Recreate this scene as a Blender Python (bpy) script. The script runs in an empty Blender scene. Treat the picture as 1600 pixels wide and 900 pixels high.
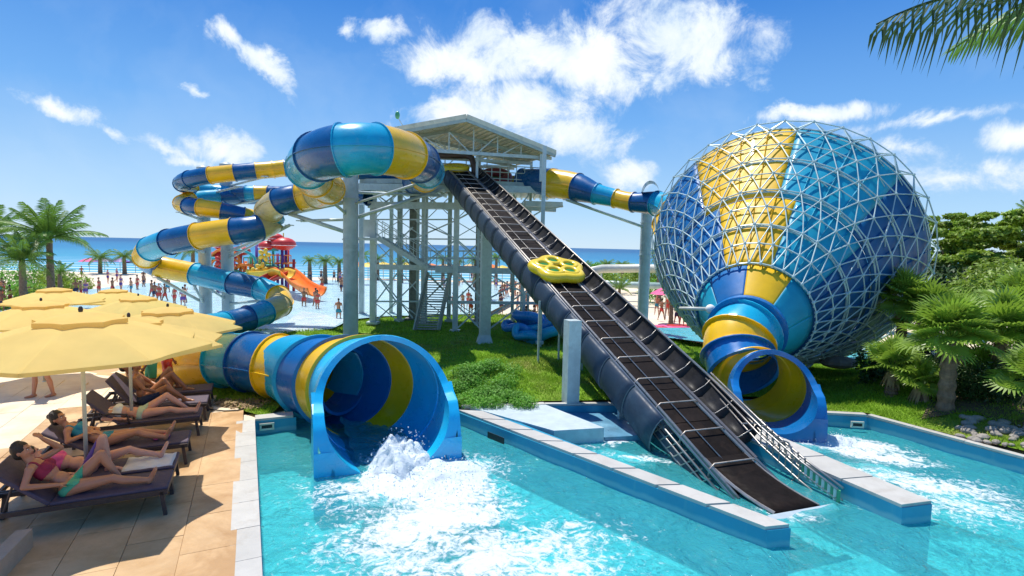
import bpy, bmesh, math, random
import numpy as np
from math import sin, cos, pi, radians, atan2, asin, sqrt
from mathutils import Vector, Matrix, Euler
from mathutils.geometry import delaunay_2d_cdt
random.seed(7); RNG = np.random.default_rng(7)
SC = bpy.context.scene
# ------------------------------------------------------------------ camera
CAMZ = 3.7; F = 850.0; PITCH = math.atan(65/850); ROLL = radians(1.3)
cam = bpy.data.cameras.new('camera'); camo = bpy.data.objects.new('camera', cam)
SC.collection.objects.link(camo); SC.camera = camo
cam.sensor_width = 36; cam.lens = 36*F/1600; cam.clip_start = .05; cam.clip_end = 20000
RM = (Matrix.Rotation(radians(90)-PITCH, 3, 'X') @ Matrix.Rotation(ROLL, 3, 'Z'))
camo.matrix_world = Matrix.Translation((0, 0, CAMZ)) @ RM.to_4x4()
SC.render.resolution_x = 1024; SC.render.resolution_y = 576
def ray(px, py): return RM @ Vector(((px-800)/F, -(py-450)/F, -1))
def W(px, py, z=0.0):
    r = ray(px, py); t = (z-CAMZ)/r.z; return Vector((0, 0, CAMZ)) + r*t
def D(px, py, Y):
    r = ray(px, py); return Vector((0, 0, CAMZ)) + r*(Y/r.y)
def P(v):
    q = RM.transposed() @ (Vector(v)-Vector((0, 0, CAMZ)))
    return (800+F*q.x/-q.z, 450-F*q.y/-q.z, -q.z)
# ------------------------------------------------------------------ sun, sky
SUNDIR = Vector((-.22, .30, 1)).normalized()
sun = bpy.data.lights.new('sun', 'SUN'); suno = bpy.data.objects.new('sun', sun)
SC.collection.objects.link(suno); sun.energy = 4.6; sun.angle = radians(.53); sun.color = (1, .95, .87)
suno.rotation_euler = SUNDIR.to_track_quat('Z', 'Y').to_euler()
SC.view_settings.view_transform = 'Standard'; SC.view_settings.look = 'None'
SC.view_settings.exposure = .28; SC.view_settings.gamma = 1
wd = bpy.data.worlds.new('World'); SC.world = wd; wd.use_nodes = True
class NT:
    def __init__(s, nt): s.nt = nt
    def n(s, typ, **kw):
        nd = s.nt.nodes.new(typ)
        for k, v in kw.items(): setattr(nd, k, v)
        return nd
    def l(s, a, b): s.nt.links.new(a, b)
    def m(s, op, a, b=None, c=None, clamp=False):
        nd = s.n('ShaderNodeMath', operation=op, use_clamp=clamp)
        for i, x in enumerate((a, b, c)):
            if x is None: continue
            if isinstance(x, (int, float)): nd.inputs[i].default_value = x
            else: s.l(x, nd.inputs[i])
        return nd.outputs[0]
    def mix(s, f, a, b, bt='MIX'):
        nd = s.n('ShaderNodeMix', data_type='RGBA', blend_type=bt)
        for i, x in ((0, f), (6, a), (7, b)):
            if isinstance(x, (int, float)): nd.inputs[i].default_value = x
            elif isinstance(x, (tuple, list)): nd.inputs[i].default_value = (*x[:3], 1)
            else: s.l(x, nd.inputs[i])
        return nd.outputs[2]
    def noise(s, vec, scale, detail=4, rough=.55, dist=0, out=0):
        nd = s.n('ShaderNodeTexNoise'); nd.inputs['Scale'].default_value = scale
        nd.inputs['Detail'].default_value = detail; nd.inputs['Roughness'].default_value = rough
        nd.inputs['Distortion'].default_value = dist
        if vec is not None: s.l(vec, nd.inputs['Vector'])
        return nd.outputs[out]
    def ramp(s, f, stops, interp='LINEAR'):
        nd = s.n('ShaderNodeValToRGB'); cr = nd.color_ramp; cr.interpolation = interp
        while len(cr.elements) < len(stops): cr.elements.new(.5)
        for e, (p, c) in zip(cr.elements, stops):
            e.position = p; e.color = (*c[:3], 1) if isinstance(c, (tuple, list)) else (c, c, c, 1)
        s.l(f, nd.inputs[0]); return nd.outputs[0]
    def rng(s, f, a, b, c=0, d=1, smooth=False):
        nd = s.n('ShaderNodeMapRange')
        if smooth: nd.interpolation_type = 'SMOOTHSTEP'
        s.l(f, nd.inputs[0])
        for i, x in enumerate((a, b, c, d)): nd.inputs[i+1].default_value = x
        return nd.outputs[0]
def build_sky():
    t = NT(wd.node_tree); bg = wd.node_tree.nodes['Background']
    sky = t.n('ShaderNodeTexSky', sky_type='NISHITA'); sky.sun_disc = False
    sky.sun_elevation = asin(SUNDIR.z); sky.sun_rotation = atan2(SUNDIR.x, SUNDIR.y)
    sky.air_density = 1.0; sky.dust_density = .35; sky.ozone_density = 2.2; sky.altitude = 10
    tc = t.n('ShaderNodeTexCoord').outputs['Generated']
    sx = t.n('ShaderNodeSeparateXYZ'); t.l(tc, sx.inputs[0])
    az = t.m('ARCTAN2', sx.outputs[0], sx.outputs[1]); el = t.m('ARCSINE', sx.outputs[2])
    cb = t.n('ShaderNodeCombineXYZ'); t.l(az, cb.inputs[0]); t.l(el, cb.inputs[1])
    ns = t.noise(cb.outputs[0], 5.5, 7, .62, .5, 1)
    wv = t.n('ShaderNodeVectorMath', operation='MULTIPLY_ADD'); t.l(ns, wv.inputs[0])
    wv.inputs[1].default_value = (.14, .1, 0); wv.inputs[2].default_value = (0, 0, 0)
    ad = t.n('ShaderNodeVectorMath', operation='ADD'); t.l(wv.outputs[0], ad.inputs[0]); t.l(cb.outputs[0], ad.inputs[1])
    sb = t.n('ShaderNodeVectorMath', operation='SUBTRACT'); t.l(ad.outputs[0], sb.inputs[0]); sb.inputs[1].default_value = (.07, .05, 0)
    vec = sb.outputs[0]
    blobs = [(900, 88, 215, 46, 4, 1), (1055, 58, 130, 58, 12, 1), (735, 98, 130, 32, -4, .95), (1000, 120, 120, 30, 0, .7),
             (810, 170, 120, 48, 3, 1), (880, 215, 90, 42, 6, .85), (720, 178, 90, 32, -8, .9), (1140, 90, 60, 40, 20, .7),
             (368, 68, 42, 24, 28, .8), (425, 108, 60, 20, 30, .72), (80, 157, 52, 17, 12, .85), (593, 48, 38, 20, 0, .85), (545, 42, 14, 20, -10, .6),
             (352, 230, 58, 30, -8, .98), (300, 250, 50, 12, 0, .6), (255, 228, 45, 10, 18, .5), (180, 200, 28, 7, 20, .5),
             (1590, 220, 50, 24, 0, .95), (1500, 275, 110, 24, 14, .7), (1425, 240, 60, 20, 12, .8), (988, 274, 45, 20, 0, .85), (300, 142, 20, 9, 0, .6),
             (1255, 186, 90, 14, 0, .9), (1480, 190, 120, 10, -4, .45)]
    cur = None
    for (px, py, rx, ry, rot, s) in blobs:
        d = ray(px, py).normalized(); a, e = atan2(d.x, d.y), asin(d.z)
        mp = t.n('ShaderNodeMapping', vector_type='TEXTURE'); t.l(vec, mp.inputs[0])
        k = 1/(F*sqrt(1+((px-800)/F)**2))
        mp.inputs['Location'].default_value = (a, e, 0); mp.inputs['Rotation'].default_value = (0, 0, -radians(rot))
        mp.inputs['Scale'].default_value = (rx*k*1.25, ry*k*1.25, 1)
        ln = t.n('ShaderNodeVectorMath', operation='LENGTH'); t.l(mp.outputs[0], ln.inputs[0])
        v = t.m('MULTIPLY_ADD', ln.outputs['Value'], -s, s)
        cur = v if cur is None else t.m('MAXIMUM', cur, v)
    f2 = t.noise(cb.outputs[0], 11, 10, .68, .4); f3 = t.noise(vec, 3.2, 5, .6, .2)
    dens = t.m('ADD', cur, t.m('MULTIPLY_ADD', f2, 2.3, -1.12))
    mask = t.rng(dens, .02, .72, 0, 1, True)
    wisp = t.m('MULTIPLY', t.rng(f3, .48, .8, 0, .38), t.rng(t.m('ABSOLUTE', sx.outputs[2]), .0, .5, 1, .35))
    mask = t.m('MAXIMUM', mask, wisp)
    f4 = t.noise(vec, 9, 6, .6); shade = t.rng(t.m('ADD', t.m('MULTIPLY', dens, .5), f4), .55, 1.15, 0, 1)
    ccol = t.mix(shade, (6.4, 7.9, 9.6), (10.6, 10.7, 10.8))
    hs = t.n('ShaderNodeHueSaturation'); hs.inputs['Saturation'].default_value = 1.12; hs.inputs['Value'].default_value = 1.0
    t.l(sky.outputs[0], hs.inputs['Color'])
    tint = t.mix(1.0, hs.outputs[0], (.93, 1.1, 1.3), 'MULTIPLY')
    grad = t.ramp(t.rng(sx.outputs[2], 0, .62), [(0, (6.2, 8.0, 9.6)), (.10, (4.3, 6.8, 9.5)), (.35, (1.7, 4.3, 8.7)), (.62, (.5, 2.4, 7.1)), (1, (.3, 1.8, 6.2))])
    tint = t.mix(.88, tint, grad)
    t.l(t.mix(mask, tint, ccol), bg.inputs['Color']); bg.inputs['Strength'].default_value = .088
build_sky()
SC.cycles.max_bounces = 8; SC.cycles.transparent_max_bounces = 16
# ------------------------------------------------------------------ materials
MATS = {}
def mat(name, col, rough=.5, metal=0, spec=.5, var=.12, vs=3.0, bump=0, bs=30, coat=0, dirt=None, ds=2.0, dth=(.52, .72), df=.8, trans=0, sss=0, vary_obj=0):
    if name in MATS: return MATS[name]
    m = bpy.data.materials.new(name); m.use_nodes = True; t = NT(m.node_tree); b = m.node_tree.nodes['Principled BSDF']
    oc = t.n('ShaderNodeNewGeometry').outputs['Position']
    c = t.mix(t.rng(t.noise(oc, vs, 5, .6), .3, .7), tuple(x*(1-var) for x in col), tuple(min(1, x*(1+var)) for x in col))
    if vary_obj:
        oi = t.n('ShaderNodeObjectInfo').outputs['Random']
        hs = t.n('ShaderNodeHueSaturation'); t.l(c, hs.inputs['Color']); t.l(t.rng(oi, 0, 1, 1-vary_obj, 1+vary_obj), hs.inputs['Value']); c = hs.outputs[0]
    if dirt: c = t.mix(t.rng(t.noise(oc, ds, 6, .7, .6), dth[0], dth[1], 0, df), c, dirt)
    t.l(c, b.inputs['Base Color'])
    b.inputs['Roughness'].default_value = rough; b.inputs['Metallic'].default_value = metal
    if rough > .15: t.l(t.rng(t.noise(oc, vs*3, 4), .3, .7, max(.03, rough-.08), rough+.08), b.inputs['Roughness'])
    b.inputs['Specular IOR Level'].default_value = spec; b.inputs['Coat Weight'].default_value = coat; b.inputs['Coat Roughness'].default_value = .08
    if sss: b.inputs['Subsurface Weight'].default_value = sss; b.inputs['Subsurface Radius'].default_value = (.02, .008, .004)
    if bump:
        bp = t.n('ShaderNodeBump'); bp.inputs['Strength'].default_value = bump; bp.inputs['Distance'].default_value = .02
        t.l(t.noise(oc, bs, 5), bp.inputs['Height']); t.l(bp.outputs[0], b.inputs['Normal'])
    if trans:
        tr = t.n('ShaderNodeBsdfTranslucent'); t.l(c, tr.inputs[0]); mx = t.n('ShaderNodeMixShader'); mx.inputs[0].default_value = trans
        t.l(b.outputs[0], mx.inputs[1]); t.l(tr.outputs[0], mx.inputs[2]); t.l(mx.outputs[0], m.node_tree.nodes['Material Output'].inputs[0])
    MATS[name] = m; return m
FG = dict(rough=.30, coat=.3, var=.15, vs=.9, bump=.05, bs=5, dirt=(.34, .38, .36), ds=2.4, dth=(.55, .8), df=.22)
YEL = mat('fibreglass_yellow', (.84, .50, .006), **FG)
LBL = mat('fibreglass_light_blue', (.008, .36, .56), **FG)
SKY_ = mat('fibreglass_exit_blue', (.012, .46, .80), **FG)
DBL = mat('fibreglass_dark_blue', (.002, .095, .27), **FG)
RBL = mat('fibreglass_royal_blue', (.003, .14, .40), **FG)
BEI = mat('fibreglass_worn_yellow', (.62, .50, .22), **{**FG, 'dirt': (.3, .33, .25), 'df': .7})
STEEL = mat('galvanised_steel', (.52, .60, .58), .42, .15, dirt=(.38, .44, .42), ds=3, var=.15)
STEELG = mat('painted_steel_green', (.40, .48, .43), .5, 0, dirt=(.27, .31, .26), ds=2.2, var=.15)
PILL = mat('painted_steel_pillar', (.43, .52, .54), .5, 0, dirt=(.26, .33, .34), ds=1.2, bump=.1, bs=15)
BROWN = mat('weathered_timber_post', (.20, .20, .16), .8, var=.3, vs=6)
LATT = mat('lattice_white_steel', (.42, .56, .56), .4, .1, dirt=(.32, .42, .42), ds=2.5)
STAIN = mat('stainless_rail', (.40, .38, .35), .42, .7, dirt=(.30, .25, .2), ds=5)
RUSTY = mat('aged_rail', (.46, .42, .36), .4, .4, dirt=(.25, .16, .09), ds=6)
BELT = mat('conveyor_belt_black', (.011, .008, .007), .7, spec=.1, var=.4, vs=4, bump=.15, bs=50, dirt=(.032, .021, .016), ds=1.5, vary_obj=.35)
SCALE = mat('conveyor_guard_navy', (.012, .034, .065), .55, coat=0, dirt=(.04, .075, .11), ds=1.2, vary_obj=.2)
ROOFM = mat('roof_sheet_cream', (.70, .68, .52), .6, dirt=(.4, .42, .33), ds=1.5)
UMB = mat('umbrella_canvas_yellow', (.95, .72, .25), .85, spec=.2, var=.05, vs=2, bump=.3, bs=5, trans=.48)
UMBD = mat('umbrella_vent_shaded_yellow', (.82, .52, .07), .85, spec=.2, var=.05, trans=.25)  # deeper orange puts the shadow under the vent cap into the canvas colour
POLE = mat('umbrella_pole_cream', (.55, .50, .38), .5, var=.1)
RATTAN = mat('lounger_dark_frame', (.045, .03, .028), .5, var=.3, vs=20)
MESHF = mat('lounger_purple_mesh', (.075, .055, .085), .7, bump=.3, bs=120, var=.15, vs=8)
PAVE = mat('paver_sandstone', (.60, .40, .205), .5, var=.1, vs=2.5, bump=.25, bs=18, dirt=(.36, .195, .07), ds=.55, dth=(.42, .60), vary_obj=.1)
PAVEF = mat('paver_sandstone_dry', (.72, .60, .43), .7, var=.1, vs=2, dirt=(.62, .44, .26), ds=.6)
JOINT = mat('paver_joint_sand', (.50, .33, .17), .9)
COPE = mat('coping_pale_stone', (.46, .45, .41), .7, var=.08, bump=.25, bs=25, dirt=(.36, .33, .28), ds=1.6, vary_obj=.06)
SLABM = mat('wet_platform_pale', (.50, .58, .60), .4, var=.1, dirt=(.34, .42, .44), ds=1.5)
PWALL = mat('pool_wall_blue', (.015, .27, .42), .45, var=.08, vs=1.2, dirt=(.03, .3, .40), ds=1.2)
def waterline(m):
    t = NT(m.node_tree); b = m.node_tree.nodes['Principled BSDF']; src = b.inputs['Base Color'].links[0].from_socket
    pos = t.n('ShaderNodeNewGeometry').outputs['Position']; sx = t.n('ShaderNodeSeparateXYZ'); t.l(pos, sx.inputs[0])
    z = t.m('ADD', sx.outputs[2], t.m('MULTIPLY_ADD', t.noise(pos, 3, 5), .10, -.05)); k = t.m('MULTIPLY', t.rng(z, -.33, -.29), t.rng(z, -.25, -.20, 1, 0))
    mp = t.n('ShaderNodeMapping'); t.l(pos, mp.inputs[0]); mp.inputs['Scale'].default_value = (9, 9, .8); dr = t.m('MULTIPLY', t.rng(t.noise(mp.outputs[0], 1, 4), .58, .75), .35)
    t.l(t.mix(dr, t.mix(t.m('MULTIPLY', k, .55), src, (.22, .46, .50)), (.10, .36, .42)), b.inputs['Base Color'])
waterline(PWALL)
PFLOOR = mat('pool_floor_turquoise', (.20, .80, .80), .6, var=.1, vs=1.6)
SANDM = mat('beach_sand', (.72, .60, .44), .9, var=.12, vs=.3, bump=.3, bs=4)
GRASS = mat('lawn_soil_green', (.15, .27, .025), .95, spec=.1, var=.3, vs=1.2, bump=.6, bs=25, dirt=(.26, .20, .09), ds=.5)
BLADE = mat('grass_blades', (.25, .42, .03), .7, spec=.2, var=.35, vs=.7, dirt=(.36, .33, .09), ds=.5, trans=.35)
HEDGE = mat('ground_cover_leaves', (.15, .38, .03), .6, var=.3, vs=1.5, trans=.3)
BARK = mat('palm_bark', (.20, .14, .09), .9, var=.35, vs=9, bump=.8, bs=30)
PALM = mat('palm_leaf', (.13, .25, .03), .5, var=.3, vs=1.5, trans=.35)
PALMY = mat('palm_leaf_yellow_green', (.20, .30, .04), .5, var=.3, vs=1.5, trans=.35)
FANL = mat('fan_palm_leaf', (.24, .38, .04), .42, var=.3, vs=2, trans=.4)
DRY = mat('dry_palm_thatch', (.30, .21, .11), .9, var=.3, vs=6)
LEAF = mat('tree_leaves', (.24, .36, .035), .5, var=.45, vs=.6, trans=.35)
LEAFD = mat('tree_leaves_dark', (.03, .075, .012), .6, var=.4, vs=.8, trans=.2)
MULCH = mat('bed_soil', (.12, .085, .05), .95, var=.4, vs=5)
ROCK = mat('garden_rock', (.30, .27, .23), .9, var=.2, vs=4, bump=.6, bs=12)
SKIN = mat('skin_tan', (.50, .215, .115), .42, var=.07, vs=6, sss=.15)
SKINB = mat('skin_brown', (.34, .14, .065), .42, var=.1, vs=6, sss=.1)
SKINP = mat('skin_pink', (.66, .32, .22), .45, var=.1, vs=6, sss=.15)
HAIR = mat('hair_dark', (.022, .014, .010), .45, var=.4, vs=60, bump=.7, bs=110)
MAROON = mat('fabric_maroon', (.28, .012, .045), .7); MINT = mat('fabric_mint', (.08, .42, .22), .7)
TEAL = mat('fabric_teal', (.02, .24, .33), .7); NAVY = mat('fabric_navy', (.02, .03, .08), .8)
RED = mat('paint_red', (.62, .04, .03), .4); ORANGE = mat('paint_orange', (.90, .22, .015), .35); PINK = mat('fabric_pink', (.75, .10, .26), .7)
WHITE = mat('fabric_white', (.75, .74, .70), .7); GREEN = mat('paint_green', (.06, .32, .16), .4); PURPLE = mat('paint_purple', (.13, .05, .28), .5)
TURQ = mat('paint_turquoise', (.04, .42, .45), .4); YPAINT = mat('paint_yellow', (.82, .55, .05), .4)
RAFTY = mat('raft_vinyl_yellow', (.86, .62, .02), .3, coat=.4, var=.05); RAFTG = mat('raft_mesh_green', (.025, .20, .06), .8, spec=.1, bump=.3, bs=120)
BLK = mat('black_plastic_and_recess', (.012, .012, .014), .5); EYEW = mat('eye_white', (.7, .7, .68), .3); LIP = mat('lips', (.38, .09, .07), .4)
BLUEINF = mat('inflatable_blue', (.015, .22, .55), .3, coat=.4, dirt=(.1, .45, .7), ds=3)
def water_mat(name, tint, foam=(), scale=1.0, dark=0, opaque=None, rough=.04, bstr=.9):
    m = bpy.data.materials.new(name); m.use_nodes = True; t = NT(m.node_tree); nt = m.node_tree
    out = nt.nodes['Material Output']; nt.nodes.remove(nt.nodes['Principled BSDF'])
    pos = t.n('ShaderNodeNewGeometry').outputs['Position']
    n1 = t.noise(pos, 1.6*scale, 6, .62, .9); n2 = t.noise(pos, 6.5*scale, 5, .6, .6)
    h = t.m('ADD', t.m('MULTIPLY', n1, 1.0), t.m('MULTIPLY', n2, .38))
    bp = t.n('ShaderNodeBump'); bp.inputs['Strength'].default_value = bstr; bp.inputs['Distance'].default_value = .22/scale; t.l(h, bp.inputs['Height'])
    gl = t.n('ShaderNodeBsdfGlossy'); gl.inputs['Roughness'].default_value = rough; t.l(bp.outputs[0], gl.inputs['Normal'])
    fr = t.n('ShaderNodeFresnel'); fr.inputs['IOR'].default_value = 1.33; t.l(bp.outputs[0], fr.inputs['Normal'])
    if opaque:
        base = t.n('ShaderNodeBsdfDiffuse'); t.l(t.mix(t.rng(n1, .3, .7), opaque[0], opaque[1]), base.inputs[0]); t.l(bp.outputs[0], base.inputs['Normal'])
    else:
        base = t.n('ShaderNodeMixShader'); base.inputs[0].default_value = dark
        tr = t.n('ShaderNodeBsdfTransparent'); t.l(t.mix(t.rng(n2, .38, .62), tint[0], tint[1]), tr.inputs[0])
        df = t.n('ShaderNodeBsdfDiffuse'); df.inputs[0].default_value = (.10, .70, .74, 1); t.l(bp.outputs[0], df.inputs['Normal'])
        t.l(tr.outputs[0], base.inputs[1]); t.l(df.outputs[0], base.inputs[2])
    ms = t.n('ShaderNodeMixShader'); t.l(fr.outputs[0], ms.inputs[0]); t.l(base.outputs[0], ms.inputs[1]); t.l(gl.outputs[0], ms.inputs[2])
    res = ms.outputs[0]
    if foam:
        cur = None
        nv = t.noise(pos, 1.3, 6, .65, .5, 1)
        wv = t.n('ShaderNodeVectorMath', operation='MULTIPLY_ADD'); t.l(nv, wv.inputs[0]); wv.inputs[1].default_value = (.9, .9, 0); t.l(pos, wv.inputs[2])
        for (x, y, rx, ry, rot, s) in foam:
            mp = t.n('ShaderNodeMapping', vector_type='TEXTURE'); t.l(wv.outputs[0], mp.inputs[0])
            mp.inputs['Location'].default_value = (x+.45, y+.45, WZ); mp.inputs['Rotation'].default_value = (0, 0, rot); mp.inputs['Scale'].default_value = (rx, ry, 1)
            ln = t.n('ShaderNodeVectorMath', operation='LENGTH'); t.l(mp.outputs[0], ln.inputs[0])
            v = t.m('MULTIPLY_ADD', ln.outputs['Value'], -s, s); cur = v if cur is None else t.m('MAXIMUM', cur, v)
        fn = t.noise(pos, 5.5, 9, .72, 1.6); fn2 = t.noise(pos, 1.9, 6, .6, 2.0)
        web = t.m('MULTIPLY', t.m('ABSOLUTE', t.m('SUBTRACT', fn2, .5)), 2.6)
        dn = t.m('SUBTRACT', t.m('ADD', cur, t.m('MULTIPLY_ADD', fn, 2.2, -1.02)), web)
        mk = t.rng(dn, -.02, .5, 0, .97, True)
        fd = t.n('ShaderNodeBsdfDiffuse'); fd.inputs[0].default_value = (.76, .82, .83, 1)
        fb = t.n('ShaderNodeBump'); fb.inputs['Strength'].default_value = .8; fb.inputs['Distance'].default_value = .08; t.l(fn, fb.inputs['Height']); t.l(fb.outputs[0], fd.inputs['Normal'])
        mf = t.n('ShaderNodeMixShader'); t.l(mk, mf.inputs[0]); t.l(res, mf.inputs[1]); t.l(fd.outputs[0], mf.inputs[2]); res = mf.outputs[0]
    t.l(res, out.inputs[0]); return m
# ------------------------------------------------------------------ helpers
def V(*a): return Vector(a[0]) if len(a) == 1 else Vector(a)
class MB:
    def __init__(s): s.v = []; s.f = []; s.m = []
    def add(s, vs, fs, mi=0):
        b = len(s.v); s.v += [tuple(x) for x in vs]; s.f += [tuple(b+i for i in f) for f in fs]; s.m += [mi]*len(fs); return s
    def box(s, c, size, R=None, mi=0):
        c = V(c); hx, hy, hz = (x/2 for x in size); vs = []
        for x in (-hx, hx):
            for y in (-hy, hy):
                for z in (-hz, hz):
                    p = Vector((x, y, z)); vs.append(c+(R @ p if R else p))
        return s.add(vs, [(0, 1, 3, 2), (4, 6, 7, 5), (0, 4, 5, 1), (2, 3, 7, 6), (0, 2, 6, 4), (1, 5, 7, 3)], mi)
    def beam(s, p, q, w, h=None, mi=0):
        p, q = V(p), V(q); d = q-p; L = d.length; h = h or w
        z = d.normalized(); x = z.cross(Vector((0, 0, 1))); x = Vector((1, 0, 0)) if x.length < 1e-3 else x.normalized(); y = z.cross(x)
        R = Matrix((x, y, z)).transposed(); return s.box((p+q)/2, (w, h, L), R, mi)
    def tube(s, pts, r, n=8, cap=True, mi=0, closed=False):
        pts = [V(p) for p in pts]; N = len(pts); rs = r if isinstance(r, (list, tuple)) else [r]*N
        x = None; vs = []
        for i, p in enumerate(pts):
            if closed: d = pts[(i+1) % N]-pts[i-1]
            else: d = pts[min(i+1, N-1)]-pts[max(i-1, 0)]
            d = d.normalized() if d.length > 1e-9 else Vector((0, 0, 1))
            if x is None: x = d.cross(Vector((.03, .05, 1))); x = x.normalized() if x.length > .02 else Vector((1, 0, 0))
            x = x-d*x.dot(d); x = x.normalized() if x.length > 1e-6 else d.orthogonal().normalized(); y = d.cross(x)
            for k in range(n):
                a = 2*pi*k/n; vs.append(p+(x*cos(a)+y*sin(a))*rs[i])
        fs = []
        for i in range(N if closed else N-1):
            j = (i+1) % N
            for k in range(n):
                fs.append((i*n+k, i*n+(k+1) % n, j*n+(k+1) % n, j*n+k))
        if cap and not closed: fs += [tuple(range(n))[::-1], tuple((N-1)*n+k for k in range(n))]
        return s.add(vs, fs, mi)
    def ell(s, c, r, R=None, nu=14, nv=9, mi=0):
        c = V(c); vs = []; r = (r, r, r) if isinstance(r, (int, float)) else r
        for j in range(1, nv):
            ph = pi*j/nv
            for i in range(nu):
                a = 2*pi*i/nu; p = Vector((r[0]*sin(ph)*cos(a), r[1]*sin(ph)*sin(a), r[2]*cos(ph))); vs.append(c+(R @ p if R else p))
        fs = [(j*nu+i, (j+1)*nu+i, (j+1)*nu+(i+1) % nu, j*nu+(i+1) % nu) for j in range(nv-2) for i in range(nu)]
        for z, e in ((r[2], 0), (-r[2], 1)):
            p = Vector((0, 0, z)); vs.append(c+(R @ p if R else p))
        T = (nv-1)*nu; fs += [(T, i, (i+1) % nu) for i in range(nu)] + [(T+1, (nv-2)*nu+(i+1) % nu, (nv-2)*nu+i) for i in range(nu)]
        return s.add(vs, fs, mi)
    def grid(s, rows, closed=False, mi=0):
        n = len(rows[0]); vs = [p for r in rows for p in r]; fs = []
        for i in range(len(rows)-1):
            for k in range(n if closed else n-1):
                fs.append((i*n+k, i*n+(k+1) % n, (i+1)*n+(k+1) % n, (i+1)*n+k))
        return s.add(vs, fs, mi)
    def prism(s, poly, z0, z1, mi=0):
        n = len(poly); a = [(p[0], p[1], z0) for p in poly]; b = [(p[0], p[1], z1) for p in poly]
        return s.add(a+b, [tuple(range(n))[::-1], tuple(range(n, 2*n))]+[(i, (i+1) % n, n+(i+1) % n, n+i) for i in range(n)], mi)
    def mesh(s, name, mats, smooth=False, off=None):
        me = bpy.data.meshes.new(name); vs = s.v
        if off is not None: vs = [(a-off[0], b-off[1], c-off[2]) for a, b, c in vs]
        me.from_pydata(vs, [], s.f)
        for m in (mats if isinstance(mats, (list, tuple)) else [mats]): me.materials.append(m)
        if any(s.m): me.polygons.foreach_set('material_index', s.m)
        if smooth: me.polygons.foreach_set('use_smooth', [True]*len(s.f))
        me.update(); return me
def wpos(o):
    p = Vector((0, 0, 0))
    while o is not None: p += o.location; o = o.parent
    return p
def link(name, me, parent=None, loc=None):
    o = bpy.data.objects.new(name, me); SC.collection.objects.link(o)
    if parent is not None: o.parent = parent
    if loc is not None: o.location = loc
    return o
def part(name, mb, m, parent=None, smooth=False, stuff=False, label=None):
    """mesh given in world coordinates, parent unrotated"""
    off = wpos(parent) if parent is not None else None
    o = link(name, mb.mesh(name, m, smooth, off), parent)
    if stuff: o['kind'] = 'stuff'
    if label: o['label'] = label
    return o
def tag(o, label, cat, group=None):
    o['label'] = label; o['category'] = cat
    if group: o['group'] = group
    return o
def thing(name, label, cat, loc=(0, 0, 0), group=None, rz=0):
    o = bpy.data.objects.new(name, None); SC.collection.objects.link(o); o.location = loc; o.rotation_euler[2] = rz; o.empty_display_size = .2
    return tag(o, label, cat, group)
def struct(o, kind='structure'): o['kind'] = kind; return o
def copy_tree(o, parent=None):
    c = o.copy(); SC.collection.objects.link(c)
    if parent is not None: c.parent = parent
    for ch in list(o.children): copy_tree(ch, c)
    return c
def autosmooth(o, ang=40):
    me = o.data; me.polygons.foreach_set('use_smooth', [True]*len(me.polygons)); me.set_sharp_from_angle(angle=radians(ang)); return o
def spline(pts, sub):
    """Catmull-Rom through tuples; returns samples, each control interval has sub steps"""
    A = [np.array(p, float) for p in pts]; out = []
    for i in range(len(A)-1):
        p0 = A[i-1] if i else 2*A[0]-A[1]; p1, p2 = A[i], A[i+1]; p3 = A[i+2] if i+2 < len(A) else 2*A[-1]-A[-2]
        for k in range(sub):
            t = k/sub; out.append(.5*((2*p1)+(-p0+p2)*t+(2*p0-5*p1+4*p2-p3)*t*t+(-p0+3*p1-3*p2+p3)*t**3))
    out.append(A[-1]); return out
def npmesh(name, verts, quads, m, tri=False):
    k = 3 if tri else 4; me = bpy.data.meshes.new(name); nf = len(quads)
    me.vertices.add(len(verts)); me.vertices.foreach_set('co', np.asarray(verts, np.float32).ravel())
    me.loops.add(nf*k); me.loops.foreach_set('vertex_index', np.asarray(quads, np.int32).ravel())
    me.polygons.add(nf); me.polygons.foreach_set('loop_start', np.arange(0, nf*k, k, dtype=np.int32))
    me.materials.append(m); me.update(calc_edges=True); return me
def inpoly(x, y, poly):
    x = np.asarray(x); y = np.asarray(y); c = np.zeros(x.shape, bool); n = len(poly)
    for i in range(n):
        x1, y1 = poly[i][:2]; x2, y2 = poly[(i+1) % n][:2]
        cond = ((y1 > y) != (y2 > y)); xi = (x2-x1)*(y-y1)/((y2-y1) if y2 != y1 else 1e-9)+x1
        c ^= cond & (x < xi)
    return c
# ------------------------------------------------------------------ terrain
WZ = -.32
AX = Vector((-.4307, .9025, 0)); BX = Vector((.9025, .4307, 0))
def sst(a, b, x):
    t = np.clip((np.asarray(x, float)-a)/(b-a), 0, 1); return t*t*(3-2*t)
def HT(x, y):
    x = np.asarray(x, float); y = np.asarray(y, float)
    y0 = np.where(x < -6, 13.0, 13.6)
    h = -.03-1.07*sst(0, 1, (y-y0)/12.5)
    h = h+.10*np.sin(x*.7+y*.35)*sst(13.2, 16, y)*(1-sst(30, 36, y))+.06*np.sin(x*1.7-y*1.1)*sst(13.2, 15, y)*(1-sst(28, 33, y))
    h = h+.52*np.exp(-((x+.8)/1.7)**2-((y-14.3)/.9)**2)+.42*np.exp(-((x-.5)/1.9)**2-((y-16.3)/1.1)**2)+.34*np.exp(-((x-2.6)/1.2)**2-((y-14.2)/.8)**2)
    h = h+.55*np.exp(-((x-12.5)/3.2)**2-((y-13)/3.0)**2)*sst(0, 1.2, x-9.2+(y-10)*.1)+.0
    h = h-1.9*sst(74, 96, y)
    return h
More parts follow.
